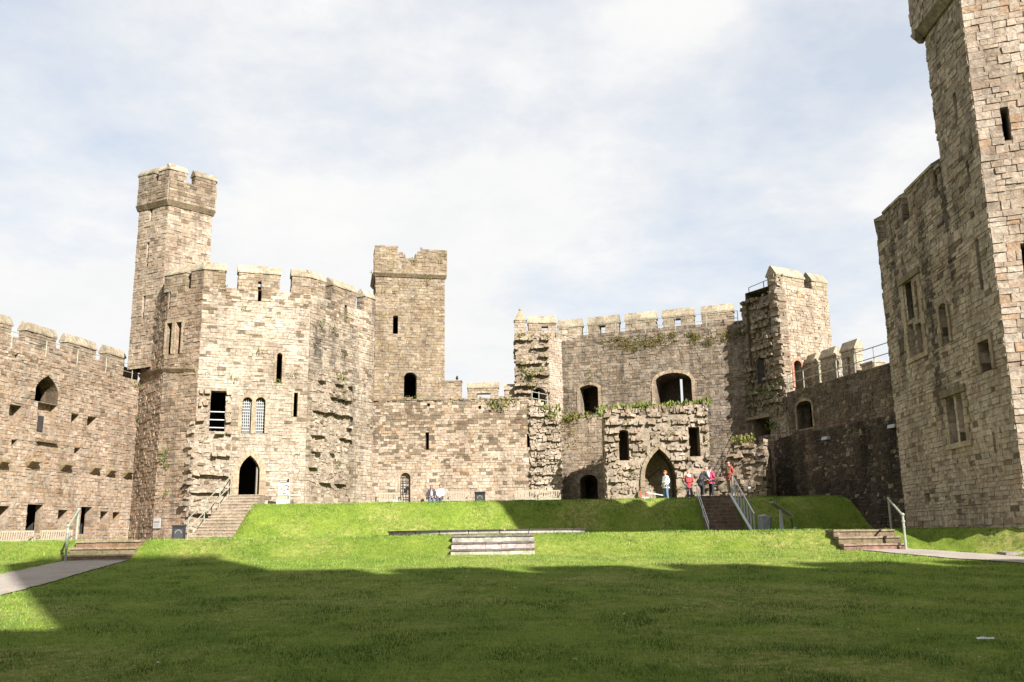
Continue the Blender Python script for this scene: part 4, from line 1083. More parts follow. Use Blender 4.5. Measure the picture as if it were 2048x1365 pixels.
# folded lift under its cover
CL=thing('covered_stair_lift','folded stair lift under a creased grey cover at the foot of the mound steps','stair lift',V((rx(0)+.55,42.3,zb)))
bx=rx(0)+.42; by=42.2
def cover():
    mb=MB(); n=18; lev=6
    rings=[]
    for j in range(lev):
        t=j/(lev-1); z=zb+.02+t*(.84); ring=[]
        for i in range(n):
            a=2*math.pi*i/n; sx=.20+.12*t; sy=.26+.04*t
            r=1/max(abs(math.cos(a)),abs(math.sin(a)))**.75
            fo=1+.10*math.sin(a*5+t*2)*(1-t)*.9+.04*noise.noise(V((a*2,t*3,1)))
            ring.append(V((bx+.05*t+sx*r*math.cos(a)*fo,by+sy*r*math.sin(a)*fo,z-(.10*max(0,math.cos(a)) if t==1 else 0))))
        rings.append(ring)
    for j in range(lev-1):
        for i in range(n): mb.face([rings[j][i],rings[j][(i+1)%n],rings[j+1][(i+1)%n],rings[j+1][i]])
    tp=V((bx-.02,by,zb+.95))
    for i in range(n): mb.face([rings[-1][i],rings[-1][(i+1)%n],tp])
    return mb
cover().build('cover',plain('grey_tarpaulin',(.34,.36,.38),.55,0,.12,8,.4),CL)

# ---------- furniture
def handrail(name,label,near,far,mat,h=1.0):
    t=thing(name,label,'handrail',near)
    for q in (near,far):
        pb=MB(); pb.tube([q+V((0,0,-.15)),q+V((0,0,h))],.035,8); pb.ball(q+V((0,0,h)),.06,.06,.05,n=8,k=5); pb.build('post',mat,t)
    mb=MB(); a=near+V((0,0,h-.02)); b=far+V((0,0,h-.02)); mb.tube([a,b],.03,8); mb.build('rail',mat,t)
    mb=MB(); mb.tube([near+V((0,0,h*.78)),near+V((0,0,h*.84))],.05,8); mb.tube([near+V((0,0,h*.62)),near+V((0,0,h*.66))],.046,8); mb.build('collar',mat,t)
q=at(1812,1098,25.3); q.z=ground(q.x,25.3)+.02; r=at(1783,1058,27.6); r.z=1.60; r.x=at(1783,1058,27.6).x
handrail('handrail','pale green metal handrail on two posts beside the right stone steps',q,r,RAILP,.93)
q=at(131,1117,25.4); q.z=ground(q.x,25.4)+.02; r=at(152,1084,27.4); r.z=1.60
handrail('handrail','pale green metal handrail on two posts beside the left stone steps',q,r,RAILP,.95)

WC=(.38,.325,.245)
def make_bench(w=1.5):
    t=thing('park_bench','x','bench',V((0,0,0)),'slatted wooden benches')
    j=lambda c: tuple(x*random.uniform(.85,1.1) for x in c)
    mb=MB()
    for k in range(5): mb.box(-w/2+.03,-.44+k*.095,.42,w/2-.03,-.36+k*.095,.45,j(WC))
    mb.box(-w/2+.03,-.46,.35,w/2-.03,-.43,.42,j(WC)); mb.build('seat',WOOD,t)
    mb=MB(); B0=V((0,.03,.5)); B1=V((0,.14,.90))
    mb.bar(V((-w/2+.03,.14,.90)),V((w/2-.03,.14,.90)),.04,.08,j(WC)); mb.bar(V((-w/2+.03,.03,.52)),V((w/2-.03,.03,.52)),.04,.06,j(WC))
    n=int(w/.105)
    for k in range(n):
        x=-w/2+.09+(w-.18)*k/(n-1); mb.bar(V((x,.03,.52)),V((x,.14,.90)),.05,.018,j(WC),up=V((0,1,0)))
    mb.build('backrest',WOOD,t)
    for s in (-1,1):
        x=s*(w/2)
        for y,zt_ in ((-.45,.64),(.05,.93)):
            mb=MB(); mb.bar(V((x,y,0)),V((x,y+(.1 if y>0 else 0),zt_)),.065,.065,j(WC)); mb.build('leg',WOOD,t)
        mb=MB(); mb.bar(V((x,-.5,.655)),V((x,.10,.66)),.075,.035,j((.40,.33,.22))); mb.build('armrest',WOOD,t)
    return t
b0=make_bench(1.42); first=True
def place(o,px,py,Y,rz,label,dz=0):
    global first
    p=at(px,py,Y); loc=V((p.x,p.y,ground(p.x,p.y)+dz+.02))
    if o is b0 and first: o.location=loc; o.rotation_euler=(0,0,rz); o['label']=label; first=False; return o
    return dup(o,loc,rz,label)
place(b0,110,1075,43.6,.08,'wooden bench on the left terrace nearest the stone steps, below the beam socket wall',-.28)
place(b0,31,1075,42.0,.1,'wooden bench on the left terrace, middle of the three below the left curtain wall',-.28)
place(b0,-46,1075,40.6,.1,'wooden bench cut off by the left edge of the photo below the left curtain wall',-.28)
place(b0,776,998,54.8,.45,'empty wooden bench in the corner beside the tower, left of the iron gate')
bs=place(b0,876,998,55.0,.02,'wooden bench with the two seated visitors, right of the iron gate')
place(b0,913,998,55.05,.0,'empty pale bench joined to the right of the seated visitors')
place(b0,1054,998,55.0,.0,'pale bench in front of the broken pier, left of the pair')
place(b0,1096,998,55.0,.0,'pale bench in front of the broken pier, right of the pair')

def make_bin():
    t=thing('litter_bin','x','litter bin',V((0,0,0)),'black litter bins')
    mb=MB(); mb.box(-.3,-.24,.04,.3,.24,.82); mb.build('body',IRON,t)
    mb=MB(); mb.box(-.33,-.27,.82,.33,.27,.90); mb.box(-.27,-.21,0,.27,.21,.04); mb.build('lid',IRON,t)
    mb=MB(); mb.box(-.22,-.255,.12,.22,-.243,.7,(.05,.052,.055)); 
    for k in range(12):
        a=math.pi*k/11; mb.box(.14*math.cos(a)-.02,-.262,.52+.14*math.sin(a)-.02,.14*math.cos(a)+.02,-.25,.52+.14*math.sin(a)+.02,(.22,.22,.21))
    mb.build('door_panel',PAINT,t); return t
bn=make_bin(); p=at(960,998,55.0); bn.location=V((p.x,p.y,ground(p.x,p.y)+.02)); bn['label']='black litter bin in front of the middle wall, right of the benches'
p=at(357,1078,46.8); dup(bn,V((p.x,p.y,ground(p.x,p.y)+.0)),.25,'black litter bin beside the foot of the tower staircase')

# poster board
p=at(567,1006,47.9); z=ground(p.x,p.y)
PB=thing('poster_board','tall colourful exhibition poster board on a white base right of the tower doorway','poster board',V((p.x,p.y,z)))
mb=MB(); x,y=p.x,p.y
mb.box(x-.30,y-.03,z+.3,x+.28,y+.03,z+1.42,(.75,.74,.72)); mb.build('panel',PAINT,PB)
mb=MB(); mb.box(x-.33,y-.16,z-.1,x+.30,y+.16,z+.33,(.80,.80,.82)); mb.build('base',PAINT,PB)
mb=MB(); Q=lambda a,b,c,d,col,k=0: mb.face([V((x+a,y-.033-k*.0015,z+c)),V((x+b,y-.033-k*.0015,z+c)),V((x+b,y-.033-k*.0015,z+d)),V((x+a,y-.033-k*.0015,z+d))],col)
Q(-.29,.27,1.2,1.41,(.05,.035,.03)); Q(-.26,.16,1.33,1.38,(.85,.84,.82),1); Q(-.25,.14,1.25,1.29,(.6,.56,.52),1)
random.seed(5)
for k in range(46):
    a=random.uniform(-.29,.2); d=random.uniform(.56,1.13); col=random.choice([(.85,.78,.7),(.8,.45,.15),(.85,.65,.4),(.75,.2,.2),(.5,.6,.7),(.2,.12,.08),(.85,.8,.45),(.8,.8,.8)])
    Q(a,min(.27,a+random.uniform(.05,.16)),d,d+random.uniform(.03,.12),col,1+k%9*.2+k*.02)
Q(-.29,.27,.33,.55,(.03,.09,.04))
for i in range(5): Q(-.27+i*.1,-.20+i*.1,.37,.51,(.6,.68,.4),1)
mb.build('printed_sheet',PAINT,PB)
random.seed(11)
# plaque
w=C1; u,z=C2.uz(316,1047); PQ=thing('wall_plaque','small grey plaque on the base of the tower wall, left of the litter bin','plaque',C2.pt(u,z))
mb=MB(); mb.hexa([C2.pt(u-.25,z-.26,.09),C2.pt(u+.25,z-.26,.09),C2.pt(u+.25,z-.26,.05),C2.pt(u-.25,z-.26,.05)],[C2.pt(u-.25,z+.26,.09),C2.pt(u+.25,z+.26,.09),C2.pt(u+.25,z+.26,.05),C2.pt(u-.25,z+.26,.05)],(.46,.45,.44)); mb.build('plate',PAINT,PQ)
mb=MB()
for k in range(6):
    a=u-.2+k*.068; mb.face([C2.pt(a,z+.02,.094),C2.pt(a+.045,z+.02,.094),C2.pt(a+.045,z+.10+.02*(k%2),.094),C2.pt(a,z+.10,.094)],(.12,.12,.12))
for k in range(3): mb.face([C2.pt(u-.2,z-.06-k*.06,.094),C2.pt(u+.16,z-.06-k*.06,.094),C2.pt(u+.16,z-.045-k*.06,.094),C2.pt(u-.2,z-.045-k*.06,.094)],(.25,.25,.25))
mb.build('lettering',PAINT,PQ)

# information lectern
p=at(1564,1060,40.6); z=ground(p.x,p.y); x,y=p.x,p.y
IL=thing('information_lectern','slanted information panel on a metal post and pale concrete base','information panel',V((x,y,z)))
mb=MB(); mb.box(x-.38,y-.3,z-.1,x+.38,y+.3,z+.13,(.42,.41,.37)); mb.build('base',PAINT,IL)
mb=MB(); mb.hexa([V((x-.08,y-.04,z+.13)),V((x+.08,y-.04,z+.13)),V((x+.08,y+.04,z+.13)),V((x-.08,y+.04,z+.13))],[V((x-.05,y-.04,z+1.1)),V((x+.04,y-.04,z+1.1)),V((x+.04,y+.04,z+1.1)),V((x-.05,y+.04,z+1.1))]); mb.build('post',STEEL,IL)
mb=MB(); a=V((x-.38,0,z+1.40)); b=V((x+.44,0,z+.80))
nrm=V((b.z-a.z,0,-(b.x-a.x))).normalized()*.035
mb.hexa([V((a.x,y-.32,a.z)),V((b.x,y-.32,b.z)),V((b.x,y+.42,b.z)),V((a.x,y+.42,a.z))],[V((a.x,y-.32,a.z))-nrm,V((b.x,y-.32,b.z))-nrm,V((b.x,y+.42,b.z))-nrm,V((a.x,y+.42,a.z))-nrm],(.42,.43,.40)); mb.build('panel',PAINT,IL)
mb=MB(); mb.hexa([V((a.x+.05,y-.28,a.z-.07)),V((x,y-.28,z+1.09)),V((x,y+.38,z+1.09)),V((a.x+.05,y+.38,a.z-.07))],[V((a.x+.05,y-.28,a.z-.04)),V((x,y-.28,z+1.12)),V((x,y+.38,z+1.12)),V((a.x+.05,y+.38,a.z-.04))],(.26,.28,.10)); mb.build('bracket',PAINT,IL)

def marker(px,py,Y,h,label,white):
    p=at(px,py,Y); z=ground(p.x,p.y); t=thing('marker_post',label,'post',V((p.x,p.y,z)))
    mb=MB(); mb.box(p.x-.022,p.y-.022,z-.1,p.x+.022,p.y+.022,z+h,(.12,.11,.10)); mb.build('post',PAINT,t)
    if white: mb=MB(); mb.box(p.x+.05,p.y-.03,z+white,p.x+.17,p.y+.0,z+white+.22,(.8,.8,.8)); mb.bar(V((p.x,p.y,z+white+.1)),V((p.x+.1,p.y,z+white+.1)),.02,.02,(.5,.5,.5)); mb.build('sign_plate',PAINT,t)
marker(1585,1060,40.8,.72,'thin dark post with small white tag right of the information panel',.12)
marker(1496,997,47.2,.85,'thin post with small white label at the top of the lift rail',.38)

# barrier at the archway
BR=thing('barrier','low pale barrier pole on two red posts before the archway','barrier',V((7.2,50.3,3.4)))
pts=[]
for px in (1281,1293):
    p=at(px,1000,50.4); z=ground(p.x,p.y); mb=MB(); mb.box(p.x-.06,p.y-.06,z-.1,p.x+.06,p.y+.06,z+.62,(.42,.10,.07)); mb.build('post',PAINT,BR); pts.append(V((p.x,p.y,z)))
mb=MB(); q=at(1330,1000,50.4); zq=ground(q.x,q.y); mb.tube([pts[1]+V((0,-.08,.52)),V((q.x,q.y-.08,zq+.33))],.03,8,(.75,.75,.74)); mb.box(q.x-.03,q.y-.05,zq-.1,q.x+.03,q.y+.03,zq+.36,(.7,.7,.7)); mb.build('pole',PAINT,BR)
def small_box(px,Y,label):
    p=at(px,1000,Y); z=ground(p.x,p.y); t=thing('ground_floodlight',label,'floodlight',V((p.x,p.y,z)),None)
    mb=MB(); mb.box(p.x-.17,p.y-.1,z,p.x+.17,p.y+.1,z+.14,(.55,.56,.58)); mb.build('housing',PAINT,t)
    mb=MB(); mb.box(p.x-.15,p.y-.06,z+.142,p.x+.15,p.y+.06,z+.155,(.25,.27,.3)); mb.build('lens',PAINT,t)
small_box(790,46.3,'small grey ground floodlight on the grass crest below the iron gate')
small_box(1290,46.3,'small grey ground floodlight on the grass crest before the archway')

q=onlawn(2034,1110); KS=MB()
for k in range(3):
    x0=q.x-.42+k*.5; KS.hexa([V((x0,q.y-.25,q.z-.1)),V((x0+.48,q.y-.3,q.z-.1)),V((x0+.5,q.y+.35,q.z-.1)),V((x0+.02,q.y+.3,q.z-.1))],[V((x0+.05,q.y-.2,q.z+.06)),V((x0+.45,q.y-.24,q.z+.09)),V((x0+.46,q.y+.3,q.z+.10)),V((x0+.06,q.y+.24,q.z+.08))],(.36,.35,.34,.2))
tag(KS.build('kerb_stones',STONE,None,q),'low grey kerb stones beside the right path at the photo edge','kerb')
# bird on the battlement
p=at(914,757,57.6); BD=MB(); BD.ball(p,.09,.17,.09,(.05,.05,.055),0,8,6); BD.ball(p+V((.02,-.15,.09)),.055,.06,.055,(.05,.05,.055),0,8,5)
BD.tube([p+V((0,.12,-.01)),p+V((0,.34,-.04))],[.05,.03],6,(.04,.04,.045)); BD.tube([p+V((.02,-.2,.09)),p+V((.02,-.27,.08))],[.018,.004],5,(.2,.15,.05))
for s in (-1,1): BD.tube([p+V((s*.03,0,-.07)),p+V((s*.03,0,-.16))],.01,5,(.1,.08,.06))
tag(BD.build('bird',CLOTH,None,p),'small dark bird perched on the battlement right of the square tower','bird')

# ---------- people
def skin_obj(name,verts,edges,rad,mat,parent,sub=2,root=0):
    me=bpy.data.meshes.new(name); me.from_pydata([tuple(v) for v in verts],edges,[]); me.materials.append(mat)
    o=bpy.data.objects.new(name,me); COL.objects.link(o); o.parent=parent
    m=o.modifiers.new('skin','SKIN'); m.use_smooth_shade=True
    sv=me.skin_vertices[0].data
    for k,r in enumerate(rad):
        sv[k].radius=(r,r) if not isinstance(r,tuple) else r; sv[k].use_root=(k==root)
    s=o.modifiers.new('sub','SUBSURF'); s.levels=sub; s.render_levels=sub
    return o
def person(label,loc,rz,h=1.7,coat=(.5,.5,.5),trous=(.05,.05,.06),hair=(.2,.13,.07),pose=None,long_coat=.0,hairlen=0.0,open_front=None,seated=False,hood=None,pack=None,shoe=(.04,.04,.04),group=None):
    t=thing('person',label,'person',loc); t.rotation_euler=(0,0,rz); s=h/1.72
    J=dict(hip=(0,0,.93),waist=(0,0,1.08),chest=(0,.0,1.30),neckb=(0,.01,1.46),neck=(0,.0,1.51),jaw=(0,-.025,1.565),head=(0,-.012,1.63),crown=(0,.0,1.69),
           shL=(-.17,.01,1.40),elL=(-.23,.03,1.13),wrL=(-.22,-.06,.90),shR=(.17,.01,1.40),elR=(.23,.03,1.13),wrR=(.22,-.06,.90),
           htL=(-.09,0,.88),knL=(-.10,-.02,.49),anL=(-.11,.02,.08),toL=(-.12,-.14,.04),htR=(.09,0,.88),knR=(.10,-.02,.49),anR=(.11,.02,.08),toR=(.12,-.14,.04))
    if pose: J.update(pose)
    P={k:V(v)*s for k,v in J.items()}
    # body: one skin surface with hands of five fingers
    R=dict(hip=.13,waist=.115,chest=.13,neckb=.062,neck=.05,jaw=.066,head=.086,crown=.062,shL=.06,elL=.042,wrL=.028,shR=.06,elR=.042,wrR=.028,htL=.085,knL=.055,anL=.04,toL=.035,htR=.085,knR=.055,anR=.04,toR=.035)
    names=list(J); idx={k:i for i,k in enumerate(names)}; vs=[P[k] for k in names]; rd=[R[k]*s for k in names]
    E=[('hip','waist'),('waist','chest'),('chest','neckb'),('neckb','neck'),('neck','jaw'),('jaw','head'),('head','crown'),('chest','shL'),('shL','elL'),('elL','wrL'),('chest','shR'),('shR','elR'),('elR','wrR'),('hip','htL'),('htL','knL'),('knL','anL'),('anL','toL'),('hip','htR'),('htR','knR'),('knR','anR'),('anR','toR')]
    ed=[(idx[a],idx[b]) for a,b in E]
    for sd,e,w in ((-1,'elL','wrL'),(1,'elR','wrR')):
        d=(P[w]-P[e]).normalized(); lat=d.cross(V((0,1,.3))).normalized(); pi=len(vs); vs.append(P[w]+d*.07*s); rd.append(.030*s); ed.append((idx[w],pi))
        fw=lat.cross(d).normalized()
        for k,(a,l) in enumerate(((-.030,.075),(-.010,.088),(.010,.082),(.028,.062))):
            vs.append(P[w]+(d*.12+lat*a+fw*.0)*s); rd.append(.0095*s); ed.append((pi,len(vs)-1))
            vs.append(P[w]+(d*(.12+l*.7)+lat*a*1.2+fw*.03)*s); rd.append(.008*s); ed.append((len(vs)-2,len(vs)-1))
        vs.append(P[w]+(d*.085+lat*-.055+fw*.02)*s); rd.append(.010*s); ed.append((pi,len(vs)-1))
    skin_obj('body',vs,ed,rd,SKIN,t)
    # face
    mb=MB(); hd=P['head']; fr=V((0,-1,0))
    mb.ball(hd+V((0,-.098,-.01))*s,.014*s,.02*s,.022*s,(.5,.3,.22),0,6,4)
    for q in (-1,1):
        mb.ball(hd+V((q*.032,-.083,.018))*s,.011*s,.007*s,.007*s,(.03,.02,.02),0,6,4); mb.ball(hd+V((q*.088,.0,.0))*s,.012*s,.022*s,.03*s,(.5,.3,.22),0,6,4)
    mb.ball(hd+V((0,-.084,-.052))*s,.024*s,.008*s,.006*s,(.35,.13,.11),0,6,4); mb.build('face',CLOTH,t,V((0,0,0)))
    # hair
    mb=MB(); n,k=14,9; c=hd+V((0,.018,.028))*s; i0=len(mb.v)
    for a in range(k+1):
        th=math.pi*.62*a/k
        for j in range(n):
            ph=2*math.pi*j/n; fl=1+.07*noise.noise(V((math.cos(ph)*3,math.sin(ph)*3,a*.6)))
            back=max(0,math.sin(ph)); zz=math.cos(th)*.105-(hairlen+.05)*back*(a/k)**2
            if math.sin(ph)<-.35 and a>5: zz=max(zz,.045)
            mb.v.append(c+V((math.sin(th)*.1*math.cos(ph)*fl,math.sin(th)*.108*math.sin(ph)*fl,zz))*s)
    for a in range(k):
        for j in range(n):
            x=i0+a*n+j; y=i0+a*n+(j+1)%n; mb.f.append((x,x+n,y+n,y)); mb.c.append(hair); mb.m.append(0)
    mb.build('hair',CLOTH,t,V((0,0,0)),True)
    # coat
    def cm(name,col): return cloth_cache.setdefault(col,attr_like(col))
    hem=P['hip']+V((0,0,-.06-long_coat))*s
    cv=[P['hip'],P['waist'],P['chest'],P['neckb'],P['shL'],P['elL'],P['wrL'],P['shR'],P['elR'],P['wrR'],hem]
    if seated: cv[10]=P['hip']+V((0,-.05,-.04))*s
    cr=[.165,.155,.158,.075,.082,.062,.05,.082,.062,.05,.18 if long_coat else .162]
    skin_obj('coat',cv,[(0,1),(1,2),(2,3),(2,4),(4,5),(5,6),(2,7),(7,8),(8,9),(0,10)],[r*s for r in cr],cm('coat',coat),t)
    tv=[P['hip'],P['htL'],P['knL'],P['anL']+V((0,0,.02)),P['htR'],P['knR'],P['anR']+V((0,0,.02))]
    skin_obj('trousers',tv,[(0,1),(1,2),(2,3),(0,4),(4,5),(5,6)],[r*s for r in (.14,.105,.078,.065,.105,.078,.065)],cm('t',trous),t)
    for a,b in (('anL','toL'),('anR','toR')):
        q=P[a]-V((0,0,.02)); skin_obj('shoe',[q+V((0,.03,0)),P[b]],[(0,1)],[.05*s,.042*s],cm('s',shoe),t)
    if open_front:
        mb=MB(); c=(P['chest']+P['waist'])/2+V((0,-.115,.0)); mb.ball(c,.085*s,.06*s,.24*s,open_front,0,10,8); mb.build('jumper',CLOTH,t,V((0,0,0)),True)
    if hood:
        mb=MB(); c=P['neckb']+V((0,.07,-.01)); mb.ball(c,.15*s,.10*s,.12*s,hood,0,10,7); mb.build('hood',CLOTH,t,V((0,0,0)),True)
    if pack:
        mb=MB(); c=(P['chest']*.7+P['waist']*.3); bk=pack[1]
        mb.ball(c+V((0,.20,.02)),.15*s,.11*s,.22*s,pack[0],0,12,8); mb.ball(c+V((0,.29,-.06)),.10*s,.05*s,.10*s,pack[0],0,10,6)
        for q in (-1,1): mb.tube([c+V((q*.11,.16,.16)),c+V((q*.11,0,.19)),c+V((q*.11,-.14,.06)),c+V((q*.12,-.02,-.12))],.02,6,pack[0])
        mb.build('backpack',CLOTH,t,V((0,0,0)),True)
    return t
cloth_cache={}
def attr_like(col): return plain('cloth_%d'%len(cloth_cache),col,.85,0,.18,22,.3)
def G_(px,Y,dz=0): 
    p=at(px,1000,Y); return V((p.x,p.y,(3.42 if 9<p.x<11.5 and p.y<50 else ground(p.x,p.y))+dz))
# bench at px 876: the couple
bl=bs.location
SEAT=dict(hip=(0,.05,.52),waist=(0,.08,.68),chest=(0,.07,.92),neckb=(0,.05,1.07),neck=(0,.04,1.12),jaw=(0,.01,1.175),head=(0,.02,1.24),crown=(0,.03,1.30),
  shL=(-.17,.06,1.01),elL=(-.22,.0,.76),wrL=(-.12,-.22,.66),shR=(.17,.06,1.01),elR=(.22,.0,.76),wrR=(.12,-.22,.66),
  htL=(-.09,.0,.50),knL=(-.11,-.42,.50),anL=(-.11,-.46,.09),toL=(-.12,-.60,.05),htR=(.09,0,.50),knR=(.11,-.42,.50),anR=(.11,-.46,.09),toR=(.12,-.60,.05))
p=G_(863,54.9); person('seated person with long reddish hair in an open navy jacket and jeans',V((p.x,bl.y-.12,bl.z)),.1,1.68,(.035,.045,.08),(.09,.14,.24),(.36,.16,.08),SEAT,hairlen=.16,open_front=(.60,.42,.38),seated=True)
p=G_(881,54.9); person('seated person with short hair in a white shirt and dark trousers',V((p.x,bl.y-.12,bl.z)),-.1,1.75,(.74,.76,.80),(.06,.065,.10),(.30,.17,.10),SEAT,seated=True)
HOLD=dict(elR=(.22,-.02,1.14),wrR=(.12,-.24,1.08),elL=(-.22,-.02,1.14),wrL=(-.10,-.25,1.08))
p=G_(1333,50.2); w1_=person('standing person with bright orange hair in a white jacket and blue jeans',p,-1.05,1.64,(.72,.75,.76),(.13,.21,.32),(.55,.20,.05),
   dict(jaw=(0,-.04,1.575),head=(0,-.015,1.64),elR=(.20,.10,1.14),wrR=(.19,-.06,.95),elL=(-.20,.1,1.14),wrL=(-.16,-.10,.98)),hairlen=.10)
p=G_(1380,50.0); person('standing person in a red coat with white hood seen from behind',p,2.9,1.60,(.50,.055,.06),(.07,.085,.13),(.50,.27,.14),HOLD,long_coat=.16,hood=(.70,.70,.72),hairlen=.04)
BEND=dict(hip=(0,.10,.92),waist=(0,.02,1.07),chest=(0,-.12,1.26),neckb=(0,-.22,1.39),neck=(0,-.26,1.43),jaw=(0,-.33,1.455),head=(0,-.34,1.53),crown=(0,-.33,1.59),shL=(-.17,-.17,1.33),elL=(-.22,-.24,1.08),wrL=(-.15,-.42,.98),shR=(.17,-.17,1.33),elR=(.22,-.24,1.08),wrR=(.15,-.42,.98),htL=(-.09,.08,.87),htR=(.09,.08,.87))
p=G_(1406,47.9); person('stooping grey haired person in a long dark coat at the top of the brown steps',p,1.9,1.62,(.035,.035,.042),(.025,.025,.03),(.42,.34,.26),BEND,long_coat=.30)
p=G_(1424,48.8); person('person in a bright pink jacket with a white backpack, beside the stooping person',p,2.1,1.64,(.62,.05,.14),(.02,.022,.035),(.06,.045,.04),HOLD,pack=((.70,.68,.72),0))
p=G_(1462,47.2); person('tall man in an open rust red jacket and khaki trousers beside the lift rail',p,-1.05,1.80,(.30,.06,.035),(.36,.30,.20),(.03,.025,.022),dict(elL=(-.24,.05,1.15),wrL=(-.26,-.12,.98),elR=(.24,.06,1.14),wrR=(.24,-.06,.93)),open_front=(.04,.10,.06))

# ---------- plants in the walls, one object of countless leaves
mb=MB(); RU=random.uniform; ALLOPS=opr+opp+opg+okl+ok+opd
def wp(w,px,py,size,n,cols,o=.05,**k):
    u,z=w.uz(px,py)
    for q in ALLOPS:
        if q.w.t==w.t and abs((q.w.p-w.p).dot(w.n))<.5 and q.z0-.1<z<q.z1+.05:
            i=q.iv(min(max(z,q.z0+.02),q.z1-.02)); du=(w.p-q.w.p).dot(w.t)
            if i and i[0]-.1<u+du<i[1]+.1: return
    tuft(mb,w.pt(u,z,o),size,n,cols,**k)
for px,py,s_ in ((272,775,.25),(272,842,.28),(262,1040,.12)): wp(lw,px,py,s_,50,GREENS)
for px,py,s_ in ((328,920,.30),(336,935,.2),(335,990,.2),(336,905,.2)): wp(C2,px,py,s_,50,GREENS+DRYG)
for px,py,s_ in ((523,709,.22),(468,762,.18),(590,750,.2),(578,756,.15),(558,768,.2),(447,577,.2),(595,912,.14),(488,620,.15),(540,600,.12),(410,880,.16)): wp(A,px,py,s_,40,DRYG+MOSS)
for px,py,s_ in ((640,650,.25),(664,660,.22),(678,760,.3),(684,790,.25),(686,715,.2),(672,930,.25),(690,640,.2),(668,800,.2)): wp(B,px,py,s_,45,GREENS+MOSS)
for k in range(40):
    px=RU(755,1070); wp(M_:=Wall.of(at(735,1000,56.0),at(1124,1000,56.0)),px,802+RU(-5,4)+(px-750)*.012,RU(.12,.26),14,MOSS+DRYG,RU(-.5,.1),spread=V((1.6,.6,.5)))
for px,py,s_ in ((1000,815,.4),(1020,812,.4),(988,812,.35),(1105,828,.45),(1100,838,.35),(1090,822,.3)): wp(M_,px,py,s_,60,MOSS+GREENS)
for px,py,s_ in ((1060,755,.35),(1078,748,.3),(1050,745,.25),(1062,775,.3),(1085,790,.3),(1094,680,.2),(1040,676,.25),(1048,735,.2)): wp(G,px,py,s_,50,GREENS+MOSS,.2)
for px,py,s_ in ((760,525,.18),(768,516,.2),(745,548,.15),(858,560,.2),(830,525,.2),(890,515,.15),(770,585,.14),(790,588,.14)): wp(Wall.of(at(744,1000,57.0),at(889,1000,57.0)),px,py,s_,35,MOSS+GREENS,.15)
# moss along the top of the recessed wall
for k in range(120):
    px=RU(1205,1495); y0=690-(px-1205)*.055
    d=noise.noise(V((px*.022,3,0)))
    if d<-.25 : continue
    wp(RW,px,y0+RU(-14,12),RU(.08,.2),22,MOSS if RU(0,1)<.8 else DRYG,.04,spread=V((1.4,.3,.5)),up=.2)
for k in range(26): wp(RW,RU(1140,1500),RU(760,900),RU(.06,.13),16,GREENS+MOSS)
for k in range(12): wp(RW,1178+RU(-4,4),755+RU(-14,26),RU(.1,.18),18,MOSS+GREENS,.1)
for px,py,rr in ((1250,690,16),(1268,700,14),(1292,692,20),(1312,682,14),(1235,680,10),(1385,676,16),(1415,690,10),(1452,668,14),(1480,664,12),(1345,668,8)):
    for k in range(int(rr*1.6)): wp(RW,px+random.gauss(0,rr*.6),py+random.gauss(0,rr*.28),RU(.06,.15),26,MOSS+[(.19,.15,.02)],.04,up=.1)
# grass on the ruined porch
for k in range(80):
    u=RU(-.2,GP.L+.2); z=tp(u)-.12+RU(0,.15); tuft(mb,GP.pt(u,z,-RU(.0,1.8)),RU(.25,.5),16,DRYG+GREENS[:2],spread=V((.8,.8,.3)),up=1.6)
for k in range(26):
    u=RU(0,RW.u(1238,900)); tuft(mb,RW.pt(u,zl_:=RW.z(1180,836,.4),RU(.05,.42)),RU(.2,.4),16,DRYG+MOSS,up=.8)
for k in range(26): wp(RW,1118+RU(0,30)+k*.6,838+RU(0,80)*RU(0,1),RU(.1,.28),22,MOSS,.5,up=-.1)
for k in range(50): wp(GP,RU(1222,1420),RU(830,985),RU(.08,.2),16,DRYG+MOSS,.15)
for k in range(30): wp(KL,RU(1500,1560),RU(760,860),RU(.12,.3),26,GREENS,.25)
for k in range(34): wp(KR,RU(1570,1650),RU(585,720),RU(.06,.14),16,MOSS+GREENS,.05)
for k in range(40): wp(X,RU(1465,1500),882+RU(-2,10),RU(.15,.3),14,[(.35,.25,.08),(.3,.26,.09)]+DRYG,-.2,up=1.2)
for k in range(14): wp(D,RU(1600,1760),RU(770,800),RU(.08,.18),16,GREENS+MOSS,.05)
kind(tag(mb.build('wall_plants',LEAF,None),'moss, weeds and dry grass growing on ledges and joints of the walls','plants'),'stuff')

